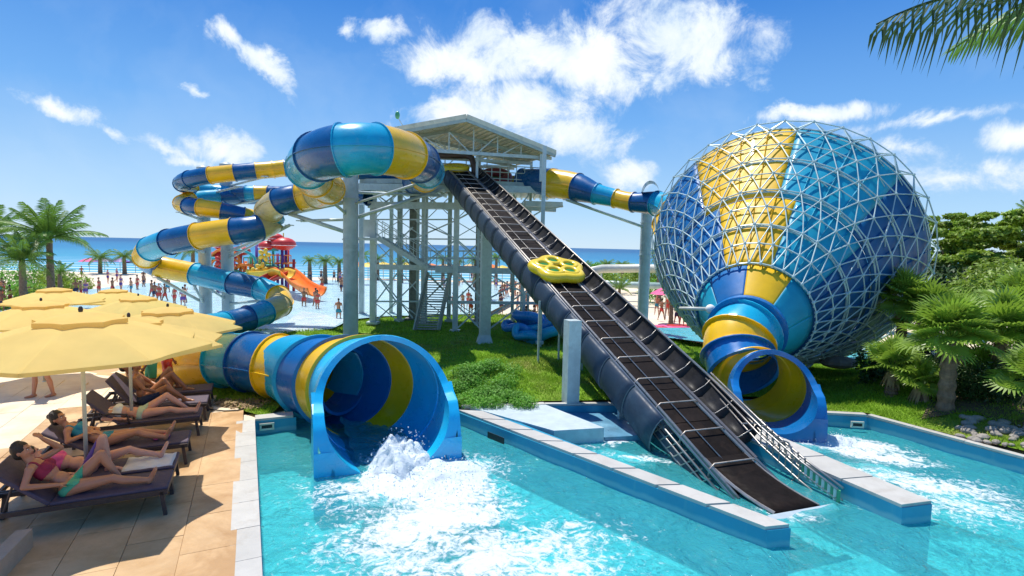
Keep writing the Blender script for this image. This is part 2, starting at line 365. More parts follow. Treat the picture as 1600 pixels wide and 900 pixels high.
POOL = [(-5.28, 11.05), (-4.55, 11.38), (-5.05, 11.95), (-4.7, 12.75), (-3.2, 12.9), (-1.75, 11.95), (-1.21, 12.05), (.85, 12.64), (2.6, 12.83), (4.75, 12.65), (4.85, 13.6), (6.75, 13.6), (6.75, 12.5), (7.29, 12.45), (8.29, 12.35), (9.62, 9.9), (13, 3.9), (14.5, -3), (1.6, -3)]
def cdt_sheet(name, outer, holes, step, zf, m, smooth=True, extra=None):
    xs = [p[0] for p in outer]; ys = [p[1] for p in outer]
    pts = []; edges = []
    def addloop(L, st):
        b = len(pts); n = len(L); cnt = 0
        for i in range(n):
            p, q = V(*L[i][:2]), V(*L[(i+1) % n][:2]); k = max(1, int((q-p).length/st))
            for j in range(k): pts.append(p.lerp(q, j/k)); cnt += 1
        for i in range(cnt): edges.append((b+i, b+(i+1) % cnt))
    addloop(outer, step)
    for h in holes: addloop(h, step)
    gx, gy = np.meshgrid(np.arange(min(xs), max(xs), step), np.arange(min(ys), max(ys), step))
    gx = gx.ravel()+RNG.uniform(-.2, .2, gx.size)*step; gy = gy.ravel()+RNG.uniform(-.2, .2, gy.size)*step
    k = inpoly(gx, gy, outer)
    for h in holes: k &= ~inpoly(gx, gy, h)
    pts += [Vector((a, b)) for a, b in zip(gx[k], gy[k])]
    if extra: pts += [Vector(e) for e in extra]
    vs, es, fs, *_ = delaunay_2d_cdt([p.to_2d() if len(p) > 2 else p for p in pts], edges, [], 0, 1e-5)
    vx = np.array([v.x for v in vs]); vy = np.array([v.y for v in vs])
    cen = np.array([[vx[list(f)].mean(), vy[list(f)].mean()] for f in fs])
    k = inpoly(cen[:, 0], cen[:, 1], outer)
    for h in holes: k &= ~inpoly(cen[:, 0], cen[:, 1], h)
    z = zf(vx, vy); me = bpy.data.meshes.new(name)
    me.from_pydata(list(zip(vx, vy, z)), [], [tuple(f) for f, kk in zip(fs, k) if kk]); me.materials.append(m)
    if smooth: me.polygons.foreach_set('use_smooth', [True]*len(me.polygons))
    o = link(name, me); return o
LAWN_ = [(-5.3, 12), (8, 13), (16, 5), (22, 13), (22, 23), (13, 24), (8, 29), (0, 36), (-9, 33), (-15, 27), (-9, 16)]
land = cdt_sheet('ground', [(-170, -30), (170, -30), (170, 98), (-170, 98)], [[(p[0]*1.0, p[1]) for p in POOL]], 2.6, lambda x, y: HT(x, y)-.07-.3*inpoly(x, y, LAWN_)*1.0-.25*(sst(14,18,y)*(1-sst(70,76,y))), SANDM)
struct(land)
# sea
def sea_mat():
    m = bpy.data.materials.new('sea_water'); m.use_nodes = True; t = NT(m.node_tree); b = m.node_tree.nodes['Principled BSDF']
    pos = t.n('ShaderNodeNewGeometry').outputs['Position']; sx = t.n('ShaderNodeSeparateXYZ'); t.l(pos, sx.inputs[0])
    mp = t.n('ShaderNodeMapping'); t.l(pos, mp.inputs[0]); mp.inputs['Scale'].default_value = (.25, 1, 1)
    nn = t.noise(mp.outputs[0], .02, 5, .6)
    d = t.m('ADD', sx.outputs[1], t.m('MULTIPLY', nn, 60))
    c = t.ramp(t.rng(d, 100, 1300), [(0, (.14, .42, .47)), (.05, (.05, .28, .40)), (.2, (.018, .18, .33)), (.8, (.008, .10, .23))])
    # surf lines near the beach
    w = t.n('ShaderNodeTexWave', wave_type='BANDS', bands_direction='Y'); mp2 = t.n('ShaderNodeMapping'); t.l(pos, mp2.inputs[0]); mp2.inputs['Scale'].default_value = (.15, 1, 1)
    t.l(mp2.outputs[0], w.inputs['Vector']); w.inputs['Scale'].default_value = .035; w.inputs['Distortion'].default_value = 2.5; w.inputs['Detail'].default_value = 4
    fo = t.m('MULTIPLY', t.rng(w.outputs[1], .86, .97), t.rng(sx.outputs[1], 100, 165, 1, 0))
    t.l(t.mix(fo, c, (.8, .85, .85)), b.inputs['Base Color']); b.inputs['Roughness'].default_value = .5; b.inputs['Specular IOR Level'].default_value = .2
    bp = t.n('ShaderNodeBump'); bp.inputs['Strength'].default_value = .5; bp.inputs['Distance'].default_value = .5
    t.l(t.noise(pos, .7, 6, .6), bp.inputs['Height']); t.l(bp.outputs[0], b.inputs['Normal']); return m
s = MB(); s.grid([[(x, y, -2.15) for x in (-9000, -300, 300, 9000)] for y in (-300, 70, 400, 12000)]); struct(part('sea', s, sea_mat()))
def flat(name, poly, z, m, kind='structure'):
    o = cdt_sheet(name, poly, [], 3.0, lambda x, y: np.full(x.shape, z), m); o['kind'] = kind; return o
def pxpoly(L, z): return [tuple(W(x, y, z)[:2]) for x, y in L]
LAGM = water_mat('lagoon_water', None, opaque=((.42, .68, .74), (.62, .82, .84)), scale=.35, rough=.12, bstr=.5)
lag = flat('lagoon_water', pxpoly([(-60, 482), (60, 462), (215, 443), (330, 439), (480, 438), (600, 437), (700, 440), (790, 445), (800, 470), (760, 490), (600, 494), (548, 499), (520, 513), (430, 524), (300, 532), (100, 520)], -1.0), -1.0, LAGM)
lag2 = flat('lagoon_water', pxpoly([(1010, 512), (1080, 512), (1200, 529), (1400, 536), (1440, 556), (1330, 561), (1130, 538), (1040, 527)], -.86), -.86,
            water_mat('channel_water', None, opaque=((.08, .45, .55), (.16, .6, .66)), scale=.6, rough=.1, bstr=.5))
flat('lagoon_shallows', pxpoly([(430, 516), (470, 486), (520, 492), (540, 500), (522, 510), (450, 521)], -.99), -.99,
     water_mat('foamy_water', None, opaque=((.45, .7, .75), (.85, .88, .88)), scale=.8, rough=.2, bstr=.6))
# lawn
LAWN = [(-5.35, 11.42), (-5.15, 11.6), (-5.2, 12.05), (-4.8, 12.95), (-3.1, 13.1), (-1.7, 12.3), (-1.25, 12.33), (.85, 12.92), (2.6, 13.08), (4.65, 12.9), (4.7, 13.75), (6.9, 13.75), (6.9, 12.75), (7.29, 12.75), (8.45, 12.62), (9.9, 10.05), (13.3, 4.0), (18, 4), (24, 12), (24, 24), (14, 24.5), (9, 30), (4, 35), (0, 38), (-5, 38), (-9.6, 34.5), (-10.2, 30.5),
        (-12, 28.9), (-16, 28), (-17, 22), (-11.5, 17), (-9.3, 15.2), (-8.3, 13.7), (-7.13, 12.5), (-5.85, 11.7)]
lawn = cdt_sheet('lawn', LAWN, [], .55, lambda x, y: HT(x, y)+.0, GRASS); struct(lawn)
def tufts(name, poly, dens, h, w, m, lean=.35, zoff=0, box=None, seed=1):
    r = np.random.default_rng(seed); xs = [p[0] for p in poly]; ys = [p[1] for p in poly]
    x0, x1, y0, y1 = box or (min(xs), max(xs), min(ys), max(ys))
    n = int((x1-x0)*(y1-y0)*dens); x = r.uniform(x0, x1, n); y = r.uniform(y0, y1, n); k = inpoly(x, y, poly); x = x[k]; y = y[k]; n = len(x)
    z = HT(x, y)+zoff; a = r.uniform(0, 2*pi, n); hh = h*r.uniform(.5, 1.3, n)*(1+.5*np.sin(x*2.1+np.sin(y*1.7)*2)*np.sin(y*2.7)); ww = w*r.uniform(.6, 1.4, n); b = r.uniform(0, 2*pi, n)
    p0 = np.stack([x-np.cos(a)*ww, y-np.sin(a)*ww, z], 1); p1 = np.stack([x+np.cos(a)*ww, y+np.sin(a)*ww, z], 1)
    p2 = np.stack([x+np.cos(b)*hh*lean*1.5, y+np.sin(b)*hh*lean*1.5, z+hh], 1)
    v = np.stack([p0, p1, p2], 1).reshape(-1, 3); f = np.arange(n*3).reshape(-1, 3)
    o = link(name, npmesh(name, v, f, m, True)); o['kind'] = 'stuff'; return o
g1 = tufts('grass', LAWN, 900, .075, .011, BLADE, .5, box=(-9.5, 17, 9.5, 20)); g1['label'] = 'short bright green lawn grass round the pools'; g1['category'] = 'grass'
g2 = tufts('grass', LAWN, 160, .10, .02, BLADE, .5, box=(-17, 20, 20, 38), seed=3); g2['label'] = 'lawn grass under and behind the slide tower'; g2['category'] = 'grass'
def leaf_cloud(cents, rads, n, size, seed, flat=.6, up=.5, shell=.55):
    """leaf quads spread through ellipsoid clumps"""
    r = np.random.default_rng(seed); C = np.array(cents, float); R = np.array(rads, float)
    if R.ndim == 1: R = np.stack([R]*3, 1)
    wgt = (R.prod(1))**.67; wgt /= wgt.sum(); k = r.choice(len(C), n, p=wgt)
    d = r.normal(size=(n, 3)); d /= np.linalg.norm(d, axis=1)[:, None]; rr = shell+(1-shell)*r.uniform(0, 1, n)**.6
    rr *= 1+.18*np.sin(d[:, 0]*7+k)*np.sin(d[:, 1]*6+k*2)
    p = C[k]+d*R[k]*rr[:, None]
    nrm = d*.5+r.normal(size=(n, 3))*.55; nrm[:, 2] += up; nrm /= np.linalg.norm(nrm, axis=1)[:, None]
    t = np.cross(nrm, r.normal(size=(n, 3))); t /= np.linalg.norm(t, axis=1)[:, None]; b = np.cross(nrm, t)
    s = size*r.uniform(.6, 1.4, n)[:, None]
    v = np.stack([p-t*s, p-b*s*flat*.6, p+t*s, p+b*s*flat*.6], 1).reshape(-1, 3)
    return v, np.arange(n*4).reshape(-1, 4)
def leaves(name, cents, rads, n, size, seed, m, parent=None, **kw):
    v, f = leaf_cloud(cents, rads, n, size, seed, **kw)
    if parent is not None: v = v-np.array(wpos(parent))
    return link(name, npmesh(name, v, f, m), parent)
# low ground-cover bed beside the pool
cc = []; rr = []
for i in range(46):
    u, w_ = random.random(), random.random(); p = W(672+u*150, 627-w_*34, .15); cc.append((p.x, p.y, float(HT(p.x, p.y))+.12)); rr.append((.36, .26, .17))
gc = leaves('ground_cover', cc, rr, 26000, .03, 5, HEDGE, up=.9, shell=.3); gc['kind'] = 'stuff'
cc = []; rr = []
for i in range(26):
    u, w_ = random.random(), random.random(); p = W(650+u*110, 588-w_*26, .0); cc.append((p.x, p.y, float(HT(p.x, p.y))+.06)); rr.append((.4, .3, .12))
gc = leaves('ground_cover', cc, rr, 14000, .03, 6, HEDGE, up=.9, shell=.3); gc['kind'] = 'stuff'
# ------------------------------------------------------------------ pool
fl = cdt_sheet('pool_floor', POOL, [], 1.5, lambda x, y: np.full(x.shape, -1.05), PFLOOR); struct(fl)
pw = MB(); n = len(POOL)
for i in range(n):
    a, b = POOL[i], POOL[(i+1) % n]; pw.add([(*a, -1.08), (*b, -1.08), (*b, -.045), (*a, -.045)], [(0, 1, 2, 3)])
wl = struct(part('pool_wall', pw, PWALL))
foam = []
def fm(px, py, rx, ry, rot, s):
    p = W(px, py, WZ); foam.append((p.x, p.y, rx, ry, rot, s))
fm(640, 725, .9, 1.3, .2, 1.25); fm(690, 765, 1.1, 1.0, .1, 1.05); fm(700, 810, 1.3, .8, .4, 1.0); fm(655, 830, 1.5, 1.1, .5, .75); fm(790, 860, 1.8, .7, .3, .66); fm(560, 765, 1.0, .8, 0, .5); fm(740, 880, 2.0, .8, 0, .6)
fm(720, 730, 1.0, .7, 0, .6); fm(870, 900, .9, .5, .3, .62)
fm(1310, 690, 1.5, .55, -.5, 1.0); fm(1370, 712, 1.3, .45, -.5, .82); fm(1440, 755, 1.6, .6, -.4, .6); fm(1500, 790, 1.4, .7, -.2, .4); fm(1270, 686, .8, .5, 0, .9)
fm(950, 690, .7, .25, .3, .62); fm(1000, 715, .9, .22, -.3, .5); fm(1230, 800, .5, .2, 0, .45)
PWM = water_mat('pool_water_surface', ((.62, .93, .95), (.42, .84, .9)), foam, dark=.37)
def wz(x, y): return WZ+.012*np.sin(x*3.1+y*1.3)+.010*np.sin(x*1.2-y*4.1+1)+.007*np.sin(x*6.3+y*5.1)
wat = cdt_sheet('pool_water', POOL, [], .16, wz, PWM); struct(wat)
def divider(name, poly, joints):
    """free-standing pool wall: blue body with a coping of stones"""
    e = Vector((sum(p[0] for p in poly)/len(poly), sum(p[1] for p in poly)/len(poly), 0))
    m = MB(); m.prism(poly, -1.08, -.05); o = part(name, m, PWALL); o['kind'] = 'structure'
    (a0, a1, b1, b0) = joints  # long edges a0->a1 and b0->b1
    k = max(3, int((V(*a1)-V(*a0)).length/.85)); a0, a1, b0, b1 = V(*a0), V(*a1), V(*b0), V(*b1)
    for i in range(k):
        t0, t1 = i/k+.004, (i+1)/k-.004; st = MB()
        q = [a0.lerp(a1, t0), a0.lerp(a1, t1), b0.lerp(b1, t1), b0.lerp(b1, t0)]; c = sum(q, V(0, 0))/4
        q = [c+(p-c)*1.0 for p in q]; dz = random.uniform(-.002, .002)
        st.prism(q, -.05, 0+dz); part('coping_stone', st, COPE, o)
    return o
A0 = (-1.17, 12.05); A1 = (3.52, 7.08); A2 = (3.88, 7.16); A3 = (-.62, 12.0)
divider('dividing_wall', [(-1.2, 12.1), (-1.17, 12.0), A1, A2, (-.5, 12.2)], (A0, A1, A2, A3))
B0 = (4.4, 11.4); B1 = (5.88, 7.83); B2 = (6.44, 7.98); B3 = (5.2, 11.5)
divider('dividing_wall', [B0, B1, B2, B3], (B0, B1, B2, B3))
# pale wet platform slab between the pools and the shallow blue ramp
m = MB(); m.prism([(-.75, 12.15), (.92, 10.8), (1.98, 11.05), (.86, 12.62), (-.95, 12.42)], -1.0, -.012); part('concrete_platform', m, SLABM)['kind'] = 'structure'
m = MB(); m.prism([(.88, 12.62), (2.0, 11.06), (3.1, 11.3), (4.3, 11.6), (4.3, 12.7), (2.6, 12.82)], -1.0, -.22); part('pool_step', m, mat('ramp_blue', (.10, .26, .38), .35, var=.3, vs=2.5, dirt=(.25, .5, .62), ds=1.2))['kind'] = 'structure'
m = MB(); m.prism([(1.0, 10.78), (2.0, 11.04), (2.9, 10.4), (2.1, 9.9)], -1.0, -.42); part('pool_step', m, PFLOOR)['kind'] = 'structure'
# copings round the pool
def coping(a, b, w, off=None):
    a, b = V(*a, 0), V(*b, 0); d = (b-a).normalized(); nrm = Vector((d.y, -d.x, 0))*w; k = max(1, round((b-a).length/.8))
    for i in range(k):
        p, q = a.lerp(b, i/k)+d*.004, a.lerp(b, (i+1)/k)-d*.004; st = MB()
        c = (p+q+nrm)/2; st2 = [(v-c) for v in (p, q, q+nrm, p+nrm)]; st.prism(st2, -.06, random.uniform(-.002, .002)); o = link('coping_stone', st.mesh('coping_stone', COPE), wl); o.location = (c.x, c.y, 0)
coping((-5.28, 11.05), (1.6-.0, -3.0), .36) if False else None
for a, b, w in [((1.6, -3), (-5.28, 11.05), -.34), ((-5.28, 11.05), (-4.6, 11.36), -.3), ((-1.75, 11.95), (-1.21, 12.05), -.2), ((-1.1, 12.3), (.85, 12.64), -.16), ((.85, 12.64), (2.6, 12.83), -.12), ((2.6, 12.83), (4.75, 12.65), -.14), ((6.8, 12.5), (7.29, 12.45), -.14),
                ((7.29, 12.45), (8.29, 12.35), -.16), ((8.29, 12.35), (9.62, 9.9), -.16), ((9.62, 9.9), (13, 3.9), -.16), ((13, 3.9), (14.5, -3), -.16)]: coping(a, b, w)
# skimmer openings
def skimmer(px, py, wall_dir, w, h, label, nm='pool_skimmer', frame=True):
    c = W(px, py, -.17); t = thing(nm, label, 'skimmer', c); n_ = Vector((wall_dir[1], -wall_dir[0], 0)).normalized(); d = Vector((*wall_dir, 0)).normalized()
    if n_.y > 0: n_ = -n_
    R = Matrix((d, n_, Vector((0, 0, 1)))).transposed()
    if frame:
        f = MB()
        for sx, sz, ww, hh in ((0, h/2, w+.06, .035), (0, -h/2, w+.06, .035), (-w/2-.01, 0, .035, h), (w/2+.01, 0, .035, h)): f.box(c+d*sx+Vector((0, 0, sz))+n_*.02, (ww, .03, hh), R)
        part('frame', f, mat('skimmer_frame', (.62, .60, .48), .5), t)
    f = MB(); f.box(c+n_*.006, (w, .012, h), R); part('opening', f, BLK, t)  # solid black panel; its colour stands for the shade inside the recess
skimmer(417, 666, (.9, .43), .22, .11, 'cream framed skimmer opening in the blue wall left of the open slide mouth')
skimmer(1339, 663, (1, -.1), .22, .11, 'cream framed skimmer opening in the far right pool wall')
skimmer(775, 684, (.69, -.73), .5, .13, 'long dark slot in the side of the dividing wall', 'overflow_slot', False)
# ------------------------------------------------------------------ deck
DECK = [(1.2, -3), (-5.62, 11.2), (-5.85, 11.68), (-7.13, 12.5), (-8.3, 13.7), (-9.3, 15.2), (-13, 17.5), (-45, 17.5), (-45, -3)]
dk = cdt_sheet('pool_deck', DECK, [], 2, lambda x, y: np.where(y > 12.9, HT(x, y)+.01, -.014), JOINT); struct(dk)
E0 = V(-5.62+.02, 11.24, 0); pv = {}
for i in range(-16, 13):
    for j in range(0, 26):
        L, Wd = .98, .60; sft = .49 if j % 2 else 0
        c = E0-BX*(.38*0+.31+j*(Wd+.0))+AX*(i*(L)+sft)
        if not inpoly([c.x], [c.y], DECK)[0] or c.y > 13.4 or c.y < 3: continue
        px, py, dp = P(c)
        if dp < .5 or px < -160 or py > 1050 or dp > 15: continue
        v = (j+random.randrange(3) > 6 or c.y > 12)*1
        if v not in pv:
            b = MB(); b.box((0, 0, -.02), (Wd-.008, L-.008, .04)); pv[v] = b.mesh('paver', PAVEF if v else PAVE)
        o = link('paver', pv[v], dk); o.location = (c.x, c.y, random.uniform(-.0015, .0025)); o.rotation_euler = (random.uniform(-.001, .001), random.uniform(-.001, .001), atan2(BX.y, BX.x))
far = cdt_sheet('pool_deck', [(-5.75, 11.3), (-5.85, 11.68), (-7.13, 12.5), (-8.3, 13.7), (-9.3, 15.2), (-13, 17.5), (-45, 17.5), (-45, 11.3)], [], 1.0, lambda x, y: np.where(y > 12.6, HT(x, y)+.02, -.008), PAVEF); struct(far)
# ------------------------------------------------------------------ tube slides
NR = 30
def frames(cs):
    """parallel-transported frames with x sideways and y up"""
    out = []
    for i in range(len(cs)):
        d = Vector(cs[min(i+1, len(cs)-1)][:3])-Vector(cs[max(i-1, 0)][:3]); d.normalize()
        x = d.cross(Vector((0, 0, 1))); x.normalize(); y = x.cross(d); out.append((Vector(cs[i][:3]), d, x, y, cs[i][3]))
    return out
FLG = {}
def tube_slide(root, ctrl, cols, sub=7, flange=.055, seam=True, skip_end=(), inner=0):
    """ctrl: (x,y,z,r) at section joints; one part per coloured section with its flanges as sub-parts"""
    S = spline([tuple(c) for c in ctrl], sub); fr = frames(S)
    for i, cm in enumerate(cols):
        if cm is None: continue
        seg = fr[i*sub:(i+1)*sub+1]; L = len(seg); m = MB()
        m.grid([[c+(x*cos(2*pi*k/NR)+y*sin(2*pi*k/NR))*r*(1+(.0 if 0 < j < L-1 else .006)) for k in range(NR)] for j, (c, d, x, y, r) in enumerate(seg)], closed=True)
        o = part('tube_section', m, cm, root, smooth=True)
        if seam and i < len(cols)-inner:
            for sg in (-1, 1):
                sm = MB(); sm.grid([[c+x*sg*(r-.004)+y*(.012), c+x*sg*(r+.045)+y*(.012), c+x*sg*(r+.045)-y*.012, c+x*sg*(r-.004)-y*.012] for (c, d, x, y, r) in seg])
                part('seam_flange', sm, cm, o)
        for idx, sg in ((0, 1), (L-1, -1)):
            if (i, idx > 0) in skip_end or (i >= len(cols)-inner and not (i == len(cols)-1 and idx)) or (i == len(cols)-inner-1 and inner and idx): continue
            c, d, x, y, r = seg[idx]; rows = []; f = MB()
            for a, rr in ((0, r*.985), (0, r+flange), (.03, r+flange), (.03, r*.99)):
                rows.append([c+d*sg*(a-.001)+(x*cos(2*pi*k/NR)+y*sin(2*pi*k/NR))*rr for k in range(NR)])
            f.grid(rows, closed=True); part('joint_flange', f, cm, o)
    return fr
def dz(px, py, Y, r): p = D(px, py, Y); return (p.x, p.y, p.z, r)
root = thing('raft_slide', 'big striped tube slide looping by the tower and ending in the light blue mouth', 'water slide', tuple(W(590, 690, -1.0)))
RS = root
main = [dz(648, 284, 28.5, .6), dz(664, 278, 26, .64), dz(668, 268, 23.6, .68), dz(656, 254, 20.8, .73), dz(634, 243, 18.8, .76), dz(588, 233, 17.3, .77), dz(537, 235, 16.8, .78), dz(498, 245, 17.6, .76), dz(481, 262, 19.8, .73), dz(492, 281, 22.4, .69), dz(514, 295, 24.4, .66),
        dz(495, 304, 26.2, .65), dz(468, 308, 26.6, .64), dz(438, 315, 26.4, .64), dz(420, 330, 27.2, .63), dz(423, 346, 27.8, .63), dz(404, 356, 27.0, .63), dz(366, 361, 26.6, .63), dz(309, 369, 26.8, .63), dz(265, 378, 27.2, .62), dz(236, 389, 28.2, .62), dz(229, 402, 29.3, .61),
        dz(245, 415, 30.2, .6), dz(305, 428, 30.2, .6), dz(364, 442, 29.6, .6), dz(407, 451, 29.2, .6), dz(434, 463, 28.6, .59), dz(437, 477, 27.6, .58), dz(414, 488, 26.4, .57), dz(388, 497, 25.3, .57), dz(350, 507, 24.2, .57)]
mc = [DBL, YEL, LBL, DBL, YEL, LBL, DBL, LBL, YEL, YEL, BEI, YEL, DBL, BEI, LBL, BEI, DBL, YEL, DBL, LBL, YEL, DBL, YEL, LBL, DBL, LBL, YEL, BEI, LBL, DBL]
low = [dz(300, 515, 22.0, .57), dz(245, 527, 18.5, .6), dz(238, 545, 15.9, .63), dz(268, 560, 14.3, .66), dz(352, 562, 13.55, .66), dz(391, 565, 13.1, .69), dz(432, 571, 12.75, .72), dz(462, 577, 12.5, .73), dz(500, 586, 12.2, .71), dz(540, 596, 11.85, .70)]
lc = [DBL, LBL, YEL, YEL, LBL, DBL, YEL, YEL, RBL]
tube_slide(root, main+low, mc+[LBL]+lc, inner=2)
# ---- flared exit: ring, inner bands and open trough
def flume_exit(root, c_back, r_back, c_front, r_front, bands, shell, inner_bands, trough_len, top_drop, open_ang, ground, colour, outw=.10, n=72, side=1.0, dh=None, d0=None):
    cb, cf = Vector(c_back), Vector(c_front); L = (cf-cb).length
    d = Vector(d0).normalized() if d0 else (cf-cb).normalized(); dh = Vector(dh).normalized() if dh else Vector((d.x, d.y, 0)).normalized(); bz = lambda t: cb*(1-t)**3+(cb+d*L*.38)*3*t*(1-t)**2+(cf-dh*L*.38)*3*t*t*(1-t)+cf*t**3; bd = lambda t: (bz(min(1,t+.01))-bz(max(0,t-.01))).normalized(); x = dh.cross(Vector((0, 0, 1))).normalized(); up = Vector((0, 0, 1))
    def ring(c, r, dd, a0=0, a1=2*pi, nn=n, closed=True):
        y = x.cross(dd).normalized(); return [c+(x*cos(a0+(a1-a0)*k/nn)+y*sin(a0+(a1-a0)*k/nn))*r for k in range(nn if closed else nn+1)]
    # widening coloured bands from the tube to the mouth
    for (t0, t1, cm) in bands:
        m = MB(); rows = []
        for j in range(6):
            t = t0+(t1-t0)*j/5; c = bz(t); r = r_back+(r_front-r_back)*t; dd = bd(t); rows.append(ring(c, r, dd))
        m.grid(rows, closed=True); o = part('mouth_band', m, cm, root, smooth=True)
        f = MB(); c, r, dd = bz(t1), r_back+(r_front-r_back)*t1, bd(t1)
        f.grid([ring(c-dd*.03, r*.99, dd), ring(c-dd*.03, r+.07, dd), ring(c+dd*.012, r+.07, dd), ring(c+dd*.012, r*.985, dd)], closed=True); part('joint_flange', f, cm, o)
    # front ring with broad lip + trough: half pipe whose walls step down towards the pool
    m = MB(); rows_i = []; rows_o = []; N = n
    steps = 36
    for j in range(steps+1):
        t = j/steps; s = t*trough_len
        h = 1 if t < .10 else (1-sst(.10, .62, t)*(1-top_drop))  # fraction of ring kept (1 = full)
        half = pi*h if t < .10 else pi*(open_ang+(1-open_ang)*(1-float(sst(.06, .50, t))))
        half = pi*float(np.interp(t, [0, .06, .12, .2, .3, .42, .55, .75, .88, 1], [.9999, .9999, .88, .76, .66, .59, .55, .52, .46, .34]))
        c = cf+dh*s+up*(-.0*s); inner = []; outer = []
        for k in range(N+1):
            a = -pi/2-half+2*half*k/N; rr = r_front*(1-.06*t)
            p = c+(x*cos(a)*side+up*sin(a))*rr
            inner.append(p); q = c+(x*cos(a)*side+up*sin(a))*(rr+outw+.10*t*r_front); outer.append(q)
        rows_i.append(inner); rows_o.append(outer)
    m.grid(rows_i); m.grid(rows_o)
    lip = []
    for k in range(N): pass
    m.add(rows_i[-1]+rows_o[-1], [(k, k+1, N+2+k, N+1+k) for k in range(N)])
    m.add(rows_i[0]+rows_o[0], [(k, N+1+k, N+2+k, k+1) for k in range(N)])
    e0 = [r[0] for r in rows_i]+[r[0] for r in rows_o]; K = steps+1; m.add(e0, [(k, k+1, K+k+1, K+k) for k in range(steps)])
    e1 = [r[-1] for r in rows_i]+[r[-1] for r in rows_o]; m.add(e1, [(k, K+k, K+k+1, k+1) for k in range(steps)])
    tr = part('mouth_trough', m, colour, root, smooth=True); autosmooth(tr, 45)
    # outer skirt walls standing on the pool floor, with a U-cut front face
    m = MB(); zb = ground
    hi = [rows_o[j] for j in range(steps+1)]
    for side_i in (0, 1):
        top = []; bot = []
        for j in range(int(steps*.44), steps+1):
            row = hi[j]; k = 0 if side_i == 0 else N
            p = row[k]; c = cf+dh*(j/steps*trough_len)
            sx = 1 if (p-c).dot(x) > 0 else -1
            wx = (r_front*1.04+outw)*side
            zt = min(p.z, 1e9); q = c+x*sx*wx; q.z = min(zt, c.z+.0) if abs((p-c).dot(x)) > wx*.98 else zt
            q.z = zt-.01; top.append(q); bot.append(Vector((q.x, q.y, zb)))
        th = [p-x*((p-cf).dot(x) > 0 and 1 or -1)*.07 for p in top]
        m.grid([bot, top, th])
    # front plate
    row = rows_o[-1]; c = cf+dh*trough_len; fr_ = []
    wx = (r_front*1.04+outw)*side; pl = []
    for k in range(N+1):
        p = row[k]; rel = (p-c).dot(x); q = c+x*max(-wx, min(wx, rel)); q.z = zb; pl.append(q)
    inner = rows_i[-1]
    m.add([p-dh*.003 for p in inner]+[q-dh*.003 for q in pl], [(k, k+1, N+2+k, N+1+k) for k in range(N)])
    ex = []
    for k, sg in ((0, None), (N, None)):
        p = inner[k]; q = c+x*(wx if (p-c).dot(x) > 0 else -wx); q2 = Vector((q.x, q.y, p.z)); q3 = Vector((q.x, q.y, zb)); p3 = Vector((p.x, p.y, zb))
        m.add([v-dh*.003 for v in (p, q2, q3, p3)], [(0, 1, 2, 3)])
    part('mouth_skirt', m, colour, root)
    return rows_i
mouth_c = D(594, 622, 10.6); back_c = Vector(low[-3][:3])
MDH = Vector((.40, -.92, 0)); flume_exit(root, back_c, .84, mouth_c, 1.18, [(0, .26, LBL), (.26, .50, RBL), (.50, .70, YEL), (.70, 1, SKY_)], None, None, 1.2, .3, .44, -1.0, SKY_, outw=.09, dh=MDH, d0=(.80, -.60, -.12))
# interior yellow ring painted band inside the mouth (a thin liner of its own)
def liner(root, c0, c1, r0, r1, cm, tilt=(0, 0)):
    d = (c1-c0).normalized(); x = d.cross(Vector((0, 0, 1))).normalized(); y = x.cross(d); m = MB()
    m.grid([[c+(x*cos(2*pi*k/40)+y*sin(2*pi*k/40))*r+d*(tilt[0]*cos(2*pi*k/40)) for k in range(40)] for c, r in ((c0, r0), (c1, r1))], closed=True); part('mouth_liner', m, cm, root, smooth=True)
# water rushing out of the mouth and splash
def splash(name, c, rads, n, seed, label, zmin):
    """churned white water: a lumpy mound with droplets thrown off it"""
    r = np.random.default_rng(seed); m = MB(); G = 46; rows = []
    from mathutils import noise as mn
    for i in range(G+1):
        row = []
        for k in range(G+1):
            u, w_ = i/G*2-1, k/G*2-1; q = min(1, (u*u+w_*w_)); v = Vector((c.x+u*rads[0], c.y+w_*rads[1], 0))
            h = (1-q)**1.2*(.7+.75*mn.fractal(v*2.4+Vector((seed, 0, 0)), 1.0, 2.0, 3))+.05*mn.fractal(v*9, .9, 2, 3)*(1-q)
            row.append((v.x+.06*mn.noise(v*9), v.y+.06*mn.noise(v*9+Vector((5, 5, 0))), zmin+max(0, h)*rads[2]-.05*(q > .97)))
        rows.append(row)
    m.grid(rows)
    for i in range(n):
        a = r.uniform(0, 2*pi); q = r.uniform(0, 1)**.6; x = c.x+cos(a)*q*rads[0]; y = c.y+sin(a)*q*rads[1]
        z = zmin+r.uniform(.3, 1.35)*rads[2]*(1-q*q*.8); s_ = r.uniform(.25, 1)*rads[3]*.3; m.ell((x, y, z), (s_, s_, s_*1.2), nu=4, nv=3)
    o = part(name, m, mat('white_water', (.80, .88, .91), .5, var=.06, bump=1.0, bs=22, trans=.3), None, smooth=True); tag(o, label, 'splash'); o['kind'] = 'stuff'; return o
sc_ = W(628, 716, -.25); splash('splash', sc_, (.62, .9, .55, .05), 260, 3, 'white water bursting out of the light blue slide mouth', -.36)
splash('splash', W(665, 742, -.3), (1.15, 1.0, .17, .05), 500, 5, 'low white foam churning in the pool below the slide mouth', -.34)
splash('splash', W(1288, 687, -.3), (.9, .5, .15, .045), 300, 6, 'white water below the dark blue slide mouth on the right', -.34)
